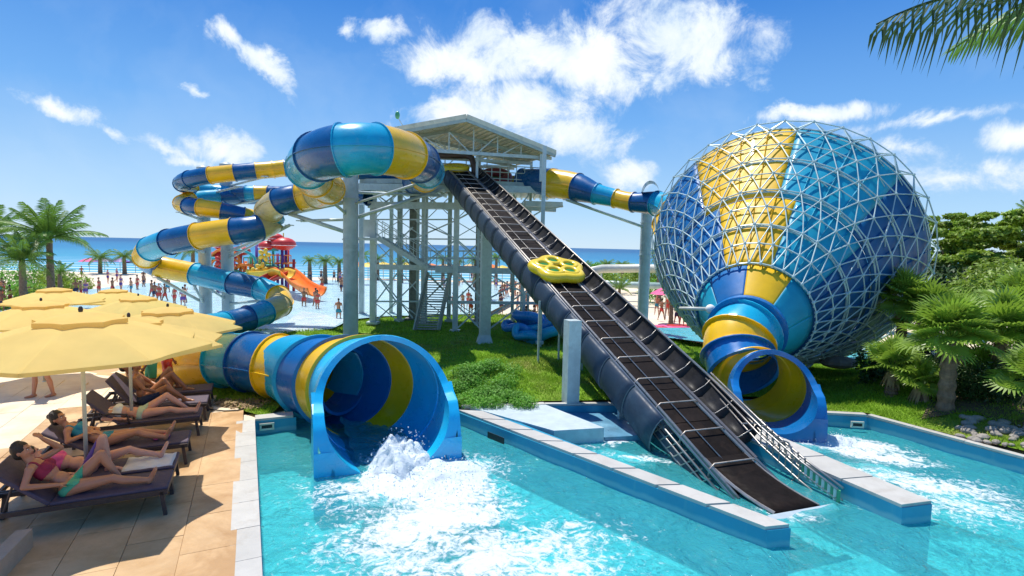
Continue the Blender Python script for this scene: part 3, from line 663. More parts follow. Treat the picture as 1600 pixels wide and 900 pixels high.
# rushing water sheet inside the trough
m = MB(); rows = []
dh = (mouth_c-back_c); dh = Vector((dh.x, dh.y, 0)).normalized(); xx = MDH.cross(Vector((0, 0, 1))).normalized()
for j in range(14):
    t = j/13; c = mouth_c+MDH*(t*2.6-1.4); wr = .62-.1*t+.04*sin(j*2.1)
    zc = mouth_c.z-1.17+.09+.18*max(0, 1-t*2)
    rows.append([c.xy.to_3d()+xx*(wr*s_)+Vector((0, 0, zc+.16*abs(s_)**2.5+.02*sin(k*1.9+j*1.3))) for k, s_ in enumerate(np.linspace(-1, 1, 12))])
m.grid(rows); wf = part('rushing_water', m, water_mat('rushing_water', ((.75, .92, .97), (.5, .8, .92)), None, dark=.35, scale=1.6), None, smooth=True); tag(wf, 'sheet of water running down inside the light blue slide mouth', 'water'); wf['kind'] = 'stuff'
# ---- second, smaller slide at upper left
t2 = thing('body_slide', 'slim yellow and blue tube slide coiling far left behind the raft slide, upper coil', 'water slide', tuple(W(330, 500, -1.1)))
tube_slide(t2, [dz(640, 276, 31, .42), dz(560, 268, 30, .42), dz(490, 262, 29.2, .42), dz(445, 263, 28.8, .42), dz(427, 265, 28.6, .42), dz(400, 267, 28.3, .42), dz(367, 270, 28, .42), dz(329, 274, 27.8, .42), dz(297, 280, 28, .42), dz(285, 287, 29, .42), dz(300, 296, 30.4, .42), dz(330, 300, 31.2, .42), dz(363, 302, 31.6, .42), dz(385, 302, 31.7, .42),
                dz(398, 302, 31.8, .42), dz(420, 302, 32, .42), dz(470, 303, 32, .42), dz(530, 305, 31.4, .42), dz(575, 309, 30.6, .42)],
           [DBL, YEL, DBL, YEL, YEL, DBL, YEL, DBL, DBL, YEL, LBL, LBL, DBL, LBL, YEL, DBL, LBL, DBL], sub=5, flange=.04)
t3 = thing('body_slide', 'slim yellow and blue tube slide coiling far left behind the raft slide, lower coil', 'water slide', tuple(W(360, 500, -1.1)))
tube_slide(t3, [dz(440, 308, 33, .42), dz(400, 308, 32.4, .42), dz(340, 308, 31, .42), dz(298, 312, 29.8, .42), dz(285, 318, 28.6, .42), dz(296, 322, 27.8, .42), dz(313, 324, 27.4, .42), dz(346, 329, 27.6, .42), dz(380, 337, 28, .42), dz(405, 343, 28.6, .42), dz(425, 350, 29.4, .42)],
           [YEL, DBL, LBL, YEL, YEL, DBL, YEL, DBL, YEL, DBL], sub=5, flange=.04)
# ---- slide on the right that feeds the funnel
t4 = thing('funnel_feed_slide', 'yellow and blue tube slide running right from the tower into the funnel', 'water slide', tuple(W(960, 520, -1)))
tube_slide(t4, [dz(815, 281, 31, .6), dz(862, 286, 29.6, .74), dz(902, 293, 28.6, .72), dz(932, 303, 27.8, .52), dz(962, 310, 27.3, .45), dz(990, 316, 26.6, .46), dz(1026, 318, 25.8, .56), dz(1054, 330, 24.4, .62), dz(1045, 352, 23, .66), dz(1058, 385, 21.6, .66)],
           [DBL, YEL, DBL, LBL, YEL, DBL, LBL, YEL, YEL], sub=6, flange=.05)
m = MB(); c = D(1017, 300, 25.9); pts = []
for a in np.linspace(.1, pi-.1, 12): pts.append(c+Vector((.42*cos(a), 0, .62*sin(a)-.15)))
m.grid([[p+Vector((-.15, -.5, 0)) for p in pts], [p+Vector((.2, .7, 0)) for p in pts]]); part('air_scoop', m, DBL, t4, smooth=True)
# ------------------------------------------------------------------ pillars
def pillar(px, ybase, ytop, z0, wpx, label, m=None, square=False, flare=False, group=None, extra=None):
    b = W(px, ybase, z0); Y = b.y; top = D(px, ytop, Y); r = wpx/2*Y/F
    zb = float(HT(b.x, b.y))-.15; zb = min(zb, z0)
    t = thing('pillar', label, 'pillar', (b.x, b.y, zb), group); s = MB()
    if square: s.box((b.x, b.y, (zb+top.z)/2), (2*r, 2*r, top.z-zb), Matrix.Rotation(.42, 3, 'Z'))
    else: s.tube([(b.x, b.y, zb), (b.x, b.y, top.z)], r, 24)
    o = part('shaft', s, m or PILL, t)
    if not square: autosmooth(o, 50)
    s = MB(); s.tube([(b.x, b.y, zb), (b.x, b.y, z0+.12), (b.x, b.y, z0+.14)], [r*1.5, r*1.5, r*1.1], 24 if not square else 4); part('base_plate', s, m or PILL, t)
    if not square:
        for hz in (.62, .86):
            s = MB(); z = zb+(top.z-zb)*hz; s.tube([(b.x, b.y, z-.03), (b.x, b.y, z+.03)], r*1.12, 24); part('collar', s, m or PILL, t)
        s = MB(); s.tube([(b.x, b.y, top.z), (b.x, b.y, top.z+.12)], [r*1.05, r*.5], 24); part('cap', s, m or PILL, t)
    return t, b, top.z, r
pillars = {}
pillars['c'] = pillar(548, 529, 272, -1.0, 23, 'thick grey steel pillar in front of the tower under the big loop')
pillars['l1'] = pillar(322, 503, 262, -1.1, 18, 'left one of the two slim pillars carrying the spiral slide')
pillars['l2'] = pillar(357, 503, 257, -1.1, 18, 'right one of the two slim pillars carrying the spiral slide')
pillars['r'] = pillar(1003, 520, 318, -1.0, 17, 'blue grey pillar between the conveyor and the funnel')
def arm(name, t, p, q, r=.09): s = MB(); s.tube([p, q], r, 8); part(name, s, STEEL, t, smooth=True)
def arms(key, lst):
    t, b, zt, r = pillars[key]
    for (pz_px, px, py, Y, rad) in lst:
        q = D(px, py, Y); p0 = D(P((b.x, b.y, 0))[0], pz_px, b.y); arm('support_arm', t, (b.x, b.y, p0.z), q, rad)
        s = MB(); dr = (q-V(b.x, b.y, p0.z)).normalized(); s.box(q, (.35, .35, .05)); part('saddle', s, STEEL, t)
arms('c', [(313, 450, 333, 26.8, .13), (365, 452, 334, 26.8, .10), (343, 470, 345, 26.8, .07), (340, 505, 303, 25, .08), (343, 690, 296, 29.0, .09), (320, 672, 281, 24.0, .06), (300, 690, 306, 29, .07)])
arms('l1', [(345, 283, 332, 28.4, .07), (338, 390, 342, 28, .07), (300, 290, 297, 28.5, .07), (305, 372, 292, 29.5, .06), (475, 246, 434, 30, .09), (395, 300, 388, 27.3, .08), (480, 300, 440, 30, .07)])
arms('l2', [(330, 400, 345, 28, .07), (292, 415, 276, 28.3, .07), (322, 425, 309, 31.6, .06), (475, 425, 468, 29.2, .08), (395, 420, 366, 27.8, .09), (380, 315, 386, 27, .08), (470, 320, 446, 30, .07), (405, 452, 352, 27.6, .08)])
arms('r', [(356, 885, 312, 28.4, .08), (321, 940, 315, 27.7, .06), (321, 990, 322, 27, .06), (330, 1040, 335, 25, .08)])
# ------------------------------------------------------------------ tower
TW = thing('slide_tower', 'tall pale green steel launch tower with gabled roof and zigzag stairs', 'tower', tuple(W(700, 515, -1.0)))
ZP = 7.2
def tpart(name, mb, m=STEELG, **k): return part(name, mb, m, TW, **k)
posts = [(583, 504, 284, 9, STEEL), (565, 490, 300, 7, PILL), (611, 489, 310, 5, STEELG), (624, 500, 290, 7, STEELG), (645, 498, 292, 11, BROWN), (652, 500, 292, 4, STEELG), (664, 503, 296, 6, STEEL), (701, 501, 290, 6, STEELG),
         (711, 517, 290, 8, STEEL), (746, 500, 330, 9, BROWN), (815, 498, 330, 6, STEEL), (843, 535, 228, 6, STEEL), (824, 508, 245, 4, STEELG), (745, 505, 235, 4, STEEL), (660, 505, 215, 5, STEEL), (800, 500, 292, 5, STEELG)]
PB = {}
for i, (px, yb, yt, w, m_) in enumerate(posts):
    b = W(px, yb, -1.0); r = w/2*b.y/F; tz = D(px, yt, b.y).z; s = MB(); s.box((b.x, b.y, (tz-1.2)/2), (2*r, 2*r, tz+1.2)); tpart('post', s, m_); PB[px] = b
    s = MB(); s.box((b.x, b.y, -1.0), (r*4, r*4, .12)); tpart('post_foot', s, m_)
# main square column carrying the conveyor (flared foot)
b = W(757, 537, -1.0); s = MB(); tz = D(757, 357, b.y).z; r = .26
s.tube([(b.x, b.y, -1.1), (b.x, b.y, -.55), (b.x, b.y, tz)], [r*2.1, r*1.3, r*1.3], 4); tpart('post', s, STEEL); PB[757] = b
def at(px, py): # point on the frontal tower frame
    return D(px, py, 30)
def tb(name, x0, y0, Y0, x1, y1, Y1, w, m=STEEL, h=None):
    s = MB(); s.beam(D(x0, y0, Y0), D(x1, y1, Y1), w, h); return tpart(name, s, m)
# deck slab, beams, joists
m = MB(); dk4 = [D(562, 291, 30), D(705, 290, 29.3), D(870, 296, 30.5), D(868, 296, 37), D(560, 291, 36)]
m.prism([(p.x, p.y) for p in dk4], ZP-.25, ZP); tpart('platform_deck', m, STEELG)
for i in range(26):
    t = (i+.5)/26; x0 = dk4[0].x+(dk4[2].x-dk4[0].x)*t; m = MB(); m.box((x0, 33, ZP-.34), (.12, 6.4, .16)); tpart('joist', m, STEELG)
for (x0, y0, Y0, x1, y1, Y1, w, h) in [(560, 292, 29.6, 872, 297, 29.9, .18, .36), (575, 320, 31, 740, 322, 31, .2, .36), (600, 322, 34, 830, 326, 34, .2, .3), (800, 322, 32, 868, 326, 32.5, .3, .4), (820, 318, 30, 878, 320, 31, .2, .3),
                                 (585, 343, 31.5, 700, 343, 31.5, .08, .08), (590, 373, 31.5, 770, 374, 31.5, .08, .08), (590, 417, 32, 745, 420, 31.5, .22, .3), (680, 421, 29.5, 815, 424, 30.5, .25, .32), (585, 471, 32, 700, 471, 32, .09, .09), (700, 472, 29.7, 860, 474, 30, .14, .16), (710, 392, 29.6, 800, 393, 29.6, .08, .08), (645, 404, 32, 760, 404, 32, .06, .06)]:
    tb('beam', x0, y0, Y0, x1, y1, Y1, w, STEEL, h)
for (x0, y0, x1, y1, Y) in [(583, 415, 645, 355, 32), (645, 417, 583, 360, 32), (585, 475, 622, 425, 32), (622, 475, 585, 425, 32), (650, 372, 711, 345, 30.5), (650, 345, 711, 372, 30.5), (655, 417, 711, 376, 30.5), (655, 376, 711, 417, 30.5), (711, 345, 757, 320, 28), (711, 320, 757, 345, 28), (711, 372, 757, 412, 28), (711, 412, 757, 372, 28),
                          (711, 470, 757, 425, 28), (711, 425, 757, 470, 28), (711, 516, 757, 474, 28.5), (711, 474, 757, 520, 28.5), (757, 470, 843, 425, 28.8), (757, 425, 843, 470, 28.8), (757, 520, 815, 476, 28.8), (757, 500, 843, 440, 29.6), (650, 330, 701, 298, 32), (650, 298, 701, 330, 32), (590, 500, 650, 440, 32.4), (600, 440, 645, 497, 33),
                          (583, 330, 624, 300, 31.8), (583, 300, 624, 330, 31.8), (664, 470, 711, 425, 31), (664, 425, 711, 470, 31), (843, 330, 880, 322, 30.8), (820, 345, 865, 318, 31), (790, 350, 830, 300, 31)]:
    tb('cross_brace', x0, y0, Y, x1, y1, Y, .075, STEEL)
for k in range(4):
    for (ya, yb) in ((300, 345), (345, 372), (374, 418), (422, 470), (471, 503)):
        xa, xb = (583, 624, 664, 711, 757)[k:k+2]
        for Y_ in (30.6, 32.5): tb('cross_brace', xa, ya, Y_, xb, yb, Y_, .045, STEEL)
        if random.random() < .8: tb('cross_brace', xa, ya, 34, xb, yb, 34, .05, STEEL)
        if random.random() < .7: tb('cross_brace', xa, yb, 34.2, xb, ya, 34.2, .05, STEEL)
# upper landing + stairs
m = MB(); a_, b_ = D(560, 371, 31.4), D(592, 371, 31.4); m.box(((a_.x+b_.x)/2, 32.0, a_.z-.08), (b_.x-a_.x, 1.8, .16)); tpart('stair_landing', m, STEEL)
m = MB(); m.box(((a_.x+b_.x)/2-.1, 31.9, a_.z+.55), (b_.x-a_.x-.5, .05, 1.0)); tpart('landing_panel', m, mat('pale_panel', (.6, .66, .62), .6))
def stair(p, q, width_vec, n, mats=STEEL, rail=True):
    p, q = V(p), V(q); wv = V(width_vec)
    for sg in (0, 1):
        s = MB(); s.beam(p+wv*sg, q+wv*sg, .10, .26); tpart('stringer', s, mats)
        if rail:
            for hh in (.55, 1.0): s = MB(); s.tube([p+wv*sg+V(0, 0, hh), q+wv*sg+V(0, 0, hh)], .025, 6); tpart('handrail', s, mats)
            s = MB()
            for k in range(n//2+1): a = (p+wv*sg).lerp(q+wv*sg, k/(n//2)); s.tube([a, a+V(0, 0, 1.0)], .02, 5)
            tpart('baluster_row', s, mats)
    d = (q-p)
    for k in range(n):
        c = p+d*((k+.5)/n)+wv/2; s = MB(); L = wv.length; ang = atan2(wv.y, wv.x); s.box(c, (L-.08, .27, .035), Matrix.Rotation(ang, 3, 'Z')); tpart('tread', s, mats)
stair(D(590, 372, 31.2), D(668, 419, 31.2), (0, 1.1, 0), 14)
# front flight seen head-on, slats facing the viewer
stair(D(668, 425, 30.6), D(662, 504, 33.3-.6)+V(0, -3.0, 0), D(704, 425, 30.6)-D(668, 425, 30.6), 24, mat('stair_grey', (.34, .38, .33), .6), rail=False)
for (x0, y0, x1, y1, Y) in [(668, 392, 820, 394, 30.4), (668, 402, 820, 404, 30.4), (590, 344, 592, 344, 31.2)]: s = MB(); s.tube([D(x0, y0, Y), D(x1, y1, Y)], .03, 6); tpart('handrail', s, STEEL)
for k in range(12):
    x = 668+k*14; s = MB(); s.tube([D(x, 423, 30.4), D(x, 391+k*.2, 30.4)], .025, 5); tpart('baluster', s, STEEL)
m = MB(); p_ = [D(668, 421, 30.4), D(812, 424, 30.4)]; m.box(((p_[0].x+p_[1].x)/2, 31.3, p_[0].z), (p_[1].x-p_[0].x, 1.8, .1)); tpart('walkway_deck', m, STEEL)
# platform railing
for z in (.35, .7, 1.05):
    s = MB(); s.tube([D(755, 288, 29.9)+V(0, 0, z), D(870, 294, 30.4)+V(0, 0, z), D(868, 294, 36)+V(0, 0, z)], .025, 6); tpart('platform_rail', s, STEEL)
for k in range(10):
    a = D(755, 288, 29.9).lerp(D(870, 294, 30.4), k/9); s = MB(); s.tube([a, a+V(0, 0, 1.05)], .025, 5); tpart('rail_post', s, STEEL)
# roof: gable with corrugated sheets, eaves and trusses
RFp = D(729, 182, 27.0); RFr = D(868, 238, 28.6); RFl = D(612, 203, 26.6)
bk = AX*9
RBp = RFp+bk; RBr = RFr+AX*4.6; RBl = RFl+AX*9
for nm, (a, b_, c, d_) in (('r', (RFp, RFr, RBr, RBp)), ('l', (RFl, RFp, RBp, RBl))):
    K = 18
    for i in range(K):
        t0, t1 = i/K, (i+1)/K-.006; s = MB()
        q = [a.lerp(b_, t0), a.lerp(b_, t1), d_.lerp(c, t1), d_.lerp(c, t0)]; th = V(0, 0, .045)
        s.add([p for p in q]+[p+th for p in q], [(3, 2, 1, 0), (4, 5, 6, 7), (0, 1, 5, 4), (1, 2, 6, 5), (2, 3, 7, 6), (3, 0, 4, 7)])
        o = tpart('roof_sheet', s, ROOFM)
        s = MB(); s.beam(q[0]-V(0, 0, .05), q[3]-V(0, 0, .05), .07, .10); tpart('purlin', s, ROOFM)
    for t in (0, .33, .66, 1):
        s = MB(); s.beam(a.lerp(d_, t)-V(0, 0, .18), b_.lerp(c, t)-V(0, 0, .18), .10, .16); tpart('rafter', s, STEELG)
for (a, b_) in ((RFl, RFp), (RFp, RFr), (RFr, RBr)):
    s = MB(); s.beam(a+V(0, 0, .0), b_+V(0, 0, .0), .10, .22); tpart('fascia', s, ROOFM)
zt = RFr.z-.25
for t in (.08, .5, .95):
    for (u, v) in ((RFl, RFr),):
        a, b_ = u+AX*5.2*t, v+AX*5.2*t; a = V(a.x, a.y, zt); b_ = V(b_.x, b_.y, zt); s = MB(); s.beam(a, b_, .12, .16); tpart('tie_beam', s, STEEL)
        mp = V((RFp+bk*t).x, (RFp+bk*t).y, RFp.z-.3)
        for k in (.2, .35, .5, .65, .8): s = MB(); bb = a.lerp(b_, k); s.beam(bb, V(bb.x, bb.y, zt+(mp.z-zt)*(1-abs(k-.5)*1.7)), .06); tpart('truss_web', s, STEEL)
        for k in (.2, .35, .65, .8): s = MB(); bb = a.lerp(b_, k+(.13 if k < .5 else -.13)); e = a.lerp(b_, k); s.beam(bb, V(e.x, e.y, zt+(mp.z-zt)*(1-abs(k-.5)*1.7)), .05); tpart('truss_web', s, STEEL)
for t in (.06, .94):
    a = RFr.lerp(RBr, t)-AX*0-V(.6, .2, 0); s = MB(); s.box((a.x, a.y, (ZP+a.z)/2-.1), (.16, .16, a.z-ZP)); tpart('roof_post', s, STEEL)
for px, Y in ((660, 28), (745, 28.8), (828, 34), (760, 34)):
    a = D(px, 290, Y); s = MB(); s.box((a.x, a.y, (ZP+zt)/2), (.13, .13, zt-ZP)); tpart('roof_post', s, STEEL)
# dark gantry over the conveyor head
s = MB(); s.tube([D(678, 243, 29.4), D(728, 243, 29.4), D(737, 247, 29.4), D(741, 262, 29.4), D(742, 290, 29.4)], .17, 10); tpart('gantry_pipe', s, mat('gantry_brown', (.07, .04, .03), .5), smooth=True)
# life rings / rafts on platform
def ring_raft(name, c, R, r, m, label, cat='raft', group=None, tilt=0, holes=4):
    t = thing(name, label, cat, tuple(c), group); s = MB(); Rm = Matrix.Rotation(tilt, 3, 'X')
    pts = [c+Rm @ Vector((R*cos(a), R*sin(a), 0)) for a in np.linspace(0, 2*pi, 28, endpoint=False)]; s.tube(pts, r, 10, closed=True); part('outer_tube', s, m, t, smooth=True)
    s = MB(); s.ell(c-Vector((0, 0, r*.3)), (R, R, r*.35)); part('floor', s, RAFTG, t, smooth=True); return t
ring_raft('raft', D(773, 283, 31.5)+V(0, 0, .2), .75, .28, mat('raft_maroon', (.25, .04, .05), .5), 'maroon raft stacked on the tower platform beside the railing', tilt=.5)
ring_raft('raft', D(797, 285, 32.5)+V(0, 0, .1), .7, .22, YEL, 'yellow raft lying on the tower platform right of the maroon one')
ring_raft('raft', D(712, 262, 29.6), .6, .16, RAFTY, 'yellow raft arriving at the top of the conveyor under the gantry', tilt=.3)
# lamp / weather vane above tower
t = thing('lamp_mast', 'thin mast with small dark lamp head rising above the big loop', 'lamp', tuple(D(640, 215, 28))); s = MB(); s.tube([D(640, 215, 28), D(622, 184, 28)], .025, 6); part('mast', s, STEEL, t); s = MB(); s.ell(D(621, 180, 28), (.12, .12, .2)); part('lamp_head', s, GREEN, t)
# ------------------------------------------------------------------ conveyor lift
CB = D(1203, 790, 8.6); CT = D(712, 262, 30)
ca = (CT-CB); CL = ca.length; ca.normalize(); ch = Vector((ca.x, ca.y, 0)).normalized(); cu = Vector((ch.y, -ch.x, 0)); cn = cu.cross(ca).normalized()
def cp(s, u, n_=0): return CB+ca*s+cu*u+cn*n_
CV = thing('raft_conveyor', 'long black raft conveyor climbing from the pool to the tower with navy side guards', 'conveyor lift', tuple(CB))
W1 = .90
U2a, U2b = W1/2+.14, W1/2+.70; S2 = 1.6
NBP = 22
for i in range(NBP):
    s0 = CL*i/NBP; s1 = CL*(i+1)/NBP-.02; m = MB()
    m.box(cp((s0+s1)/2, 0, -.03), (W1, s1-s0, .05), Matrix((cu, ca, cn)).transposed()); part('belt_panel', m, BELT, CV)
CRM = Matrix((cu, ca, cn)).transposed()
# rails along the first lane
for u, r, mt, s1 in ((-W1/2-.03, .035, RUSTY, CL), (W1/2+.02, .035, RUSTY, CL), (-.12, .012, STAIN, CL), (W1/2+.10, .03, STAIN, CL), (-W1/2-.12, .025, STAIN, CL)):
    m = MB(); m.tube([cp(0.2, u, .03), cp(s1, u, .03)], r, 8); part('guide_rail', m, mt, CV, smooth=True)
# hoop bars across the lane: low rods bent down at both ends
NH = 26
for i in range(NH):
    s_ = .9+i*(CL-1.2)/NH*1.0; m = MB(); h = .10
    m.tube([cp(s_-.05, -W1/2-.10, -.16), cp(s_, -W1/2-.09, .02), cp(s_+.04, -W1/2+.02, h), cp(s_+.04, W1/2-.02, h), cp(s_, W1/2+.09, .02)], .016, 6); part('cross_bar', m, RUSTY, CV, smooth=True)
# left guard: overlapping curved shells, each flaring towards its lower end
NG = 19; HOOP = mat('guard_edge_slate', (.10, .13, .16), .4)
for i in range(NG):
    s0 = 2.3+(CL-2.3)*i/NG; s1 = 2.3+(CL-2.3)*(i+1)/NG+.12; m = MB(); rows = []
    for j in range(5):
        t = j/4; s_ = s0+(s1-s0)*t; R = .46-.045*t; row = []
        for k in range(11):
            a = radians(78-k*18.5); cx = -W1/2-.09; row.append(cp(s_, cx-R*max(0, cos(a))*.5, -.42+R*sin(a)*1.0+.02))
        rows.append(row)
    m.grid(rows); o = part('side_guard', m, SCALE, CV, smooth=True); md = o.modifiers.new('thickness', 'SOLIDIFY'); md.thickness = .018
    m = MB(); row = rows[0]; m.tube(row, .018, 5); part('guard_hoop', m, HOOP, o)
# underframe beams and truss on the open lower part
for u in (-W1/2-.1, W1/2+.1, U2b-.1):
    m = MB(); m.beam(cp(0 if u < .7 else 2.0, u, -.38), cp(CL, u, -.38), .10, .18); part('frame_beam', m, SCALE, CV)
for i in range(16):
    m = MB(); s_ = .3+i*.24; m.tube([cp(s_, -W1/2-.12, -.06), cp(s_+.24, -W1/2-.16, -.42)], .014, 5); part('side_strut', m, STAIN, CV)
for z in (-.12, -.26, -.42): m = MB(); m.tube([cp(.1, -W1/2-.14, z), cp(4.2, -W1/2-.14, z)], .022, 6); part('guide_rail', m, STAIN, CV, smooth=True)
# second lane: half-round black trough to the right
TROUGH = mat('trough_black', (.012, .012, .013), .5, spec=.25, var=.4, vs=3, bump=.1, bs=30, dirt=(.03, .03, .035), ds=1.5, vary_obj=.4)
def trough2(s_, k, K=12):
    t = k/K; u = U2a+(U2b-U2a)*min(1, t*1.08); n_ = -.14+.38*max(0, (t-.55)/.45)**1.2; return cp(s_, u, n_)
NP2 = 30
for i in range(NP2):
    s0 = S2+(CL-S2)*i/NP2; s1 = S2+(CL-S2)*(i+1)/NP2-.015; m = MB()
    m.grid([[trough2(s_, k) for k in range(13)] for s_ in (s0, (s0+s1)/2, s1)]); o = part('trough_panel', m, TROUGH, CV, smooth=True)
    md = o.modifiers.new('thickness', 'SOLIDIFY'); md.thickness = .03
    sb = s0+.1; m = MB(); m.tube([cp(sb+.25, U2a-.02, .0), cp(sb+.08, U2a+.06, -.09), cp(sb, U2a+.2, -.08), cp(sb, U2b-.12, .08), cp(sb+.0, U2b+.0, .25)], .010, 6); part('cross_bar', m, STAIN, CV, smooth=True)
m = MB(); m.tube([cp(S2-.6, U2b, .26), cp(CL, U2b, .26)], .028, 8); part('guide_rail', m, RUSTY, CV, smooth=True)
m = MB(); m.grid([[cp(s_, U2a-.09, -.05), cp(s_, U2a-.06, .06), cp(s_, U2a, .06), cp(s_, U2a+.02, -.12)] for s_ in np.linspace(S2-.6, CL, 30)]); part('divider_strip', m, mat('divider_grey', (.09, .09, .10), .45), CV)
# lower end rail frames with the striped board
e_up = [cp(3.4, U2b, .26), D(1190, 668, 10.1), D(1250, 720, 9.2), D(1309, 765, 8.55)]
for dz_, dx in ((0, 0), (-.17, 0), (-.34, 0), (0, .12), (-.2, .12)):
    m = MB(); m.tube([p_+V(dx, dx*.4, dz_*(.6 if k == 0 else 1)) for k, p_ in enumerate(e_up)], .02, 6); part('guide_rail', m, STAIN, CV, smooth=True)
for k in range(7):
    p_ = e_up[1].lerp(e_up[2], k/6); m = MB(); m.tube([p_+V(0, 0, -.38), p_+V(0, 0, .03), p_+V(.12, .05, .03), p_+V(.12, .05, -.25)], .014, 6); part('side_strut', m, STAIN, CV)
for k in range(13):
    p_ = e_up[2].lerp(e_up[3], (k+.5)/13); m = MB(); m.box(p_+V(.03, -.02, -.12), (.055, .05, .20), Matrix.Rotation(-.5, 3, 'Z')); part('stripe_block', m, WHITE if k % 2 else GREEN, CV)
for (a_, b_) in ((D(1232, 692, 9.6), D(1246, 722, 9.25)), (D(1196, 660, 10.4), D(1160, 662, 10.5))): m = MB(); m.tube([a_+V(-.1, 0, .05), a_, b_], .018, 6); part('cross_bar', m, STAIN, CV, smooth=True)
for p0_, p1_, p2_ in (((1250, 740, 9.4), (1230, 758, 9.3), (1205, 768, 9.3)), ((1300, 778, 9.0), (1270, 782, 8.9), (1240, 772, 9.0))): m = MB(); m.tube([D(*p0_), D(*p1_), D(*p2_)], .014, 6); part('cross_bar', m, STAIN, CV, smooth=True)
bx = MB(); rows = []
for q in np.linspace(0, 1, 7): rows.append([cp(1.15-1.5*q, u, -.01+.22*q*q)+cu*(.14*q*q)+V(0, 0, .0) for u in (-W1/2, -.15, .15, W1/2)])
bx.grid(rows); o = part('belt_end', bx, BELT, CV, smooth=True); o.modifiers.new('t', 'SOLIDIFY').thickness = .05
m = MB(); m.box(cp(-.42, .20, .23), (W1+.45, .12, .05), CRM); part('end_lip', m, SLABM, CV)
bx = MB(); bx.tube([r_[0]+V(0, 0, .03) for r_ in rows], .03, 6); part('guide_rail', bx, STAIN, CV); bx = MB(); bx.tube([r_[-1]+V(0, 0, .03) for r_ in rows], .03, 6); part('guide_rail', bx, STAIN, CV)
# legs
def leg(px, ytop, ybot, z0, w, Y=None, label=None):
    b = W(px, ybot, z0); top = D(px, ytop, b.y); m = MB(); m.box((b.x, b.y, (b.z+top.z)/2-.2), (w, w, top.z-b.z+.4), Matrix.Rotation(.33, 3, 'Z')); part('support_leg', m, STEEL, CV); return b
leg(891, 500, 627, 0, .32); leg(968, 610, 668, -.42, .09)
b = leg(817, 455, 520, -1.0, .16); leg(862, 500, 520, -1.0, .16); leg(872, 500, 580, -.3, .05); leg(840, 470, 590, -.2, .05); leg(909, 540, 590, -.15, .04)
m = MB(); q = W(968, 660, -.42); m.tube([q+V(0, 0, .4), cp(4.6, -.3, -.35)], .03, 6); part('side_strut', m, mat('dark_strut', (.08, .07, .07), .6), CV)
# the multi-seat raft riding up: clover of ring pockets
def clover(c, R, label):
    t = thing('raft', label, 'raft', tuple(c)); Rm = CRM; m = MB()
    N = 60; pts = []
    for k in range(N):
        a = 2*pi*k/N; rr = R*(1+.10*cos(5*(a-.3))); pts.append(c+Rm @ Vector((rr*cos(a), rr*sin(a)*1.02, 0)))
    m.tube(pts, .155, 10, closed=True); part('outer_tube', m, RAFTY, t, smooth=True)
    for k in range(5):
        a = 2*pi*k/5+.3; cc_ = c+Rm @ Vector(((.45*cos(a)), .45*sin(a), .06)); m = MB()
        m.tube([cc_+Rm @ Vector((.245*cos(b_), .245*sin(b_), .03)) for b_ in np.linspace(0, 2*pi, 20, endpoint=False)], .085, 8, closed=True); o = part('seat_ring', m, RAFTY, t, smooth=True)
        m = MB(); m.ell(cc_+cn*.02, (.19, .19, .03), CRM, 16, 5); part('seat_mesh', m, RAFTG, o, smooth=True)
        h = MB(); e = c+Rm @ Vector(((R+.14)*cos(a), (R+.14)*sin(a), .04)); tv = Rm @ Vector((-sin(a), cos(a), 0)); h.tube([e-tv*.1, e+cn*.07, e+tv*.1], .015, 5); part('handle', h, BLK, t)
    return t
sR = (790-423)/(790-262)
def s_on(px, py):
    best = min(np.linspace(0, CL, 600), key=lambda s_: abs(P(cp(s_, 0, .1))[1]-py)); return best
clover(cp(s_on(866, 424), .05, .18), .72, 'yellow round raft with green mesh seats riding up the black conveyor')
# ------------------------------------------------------------------ funnel
FC0 = D(1166, 517, 14.2); FC1 = D(1213, 397, 19.0); fa = (FC1-FC0); FLEN = fa.length; fa.normalize()
fe2 = fa.cross(Vector((0, 0, 1))).normalized(); fe1 = fe2.cross(fa).normalized()
if fe1.z < 0: fe1 = -fe1
if fe2.x < 0: fe2 = -fe2
FMAT = {k.name: mat('funnel_'+k.name, c_, .5, spec=.35, var=.16, vs=1.1, bump=.15, bs=4, coat=.06) for k, c_ in ((YEL, (.80, .47, .008)), (LBL, (.008, .31, .46)), (DBL, (.002, .085, .23)), (RBL, (.003, .13, .37)))}
R0, R1 = .88, 4.2
def fr_(t): return R0+(R1-R0)*(t+.015*sin(pi*t))
ROT = .13
def fp(t, th, off=0): c = FC0+fa*(FLEN*t); r = fr_(t)+off; th += ROT; return c+(fe1*cos(th)+fe2*sin(th))*r
FN = thing('funnel', 'giant blue and yellow striped funnel wrapped in a white steel lattice on the right', 'water slide funnel', tuple(FC0))
NPn = 8
FCOL = [[LBL, LBL, LBL, LBL, LBL, LBL, RBL, YEL], [LBL, DBL, DBL, DBL, LBL, RBL, RBL, YEL], [LBL, DBL, DBL, DBL, RBL, RBL, RBL, YEL]]
FCOL = [[FMAT[c.name] for c in row] for row in FCOL]
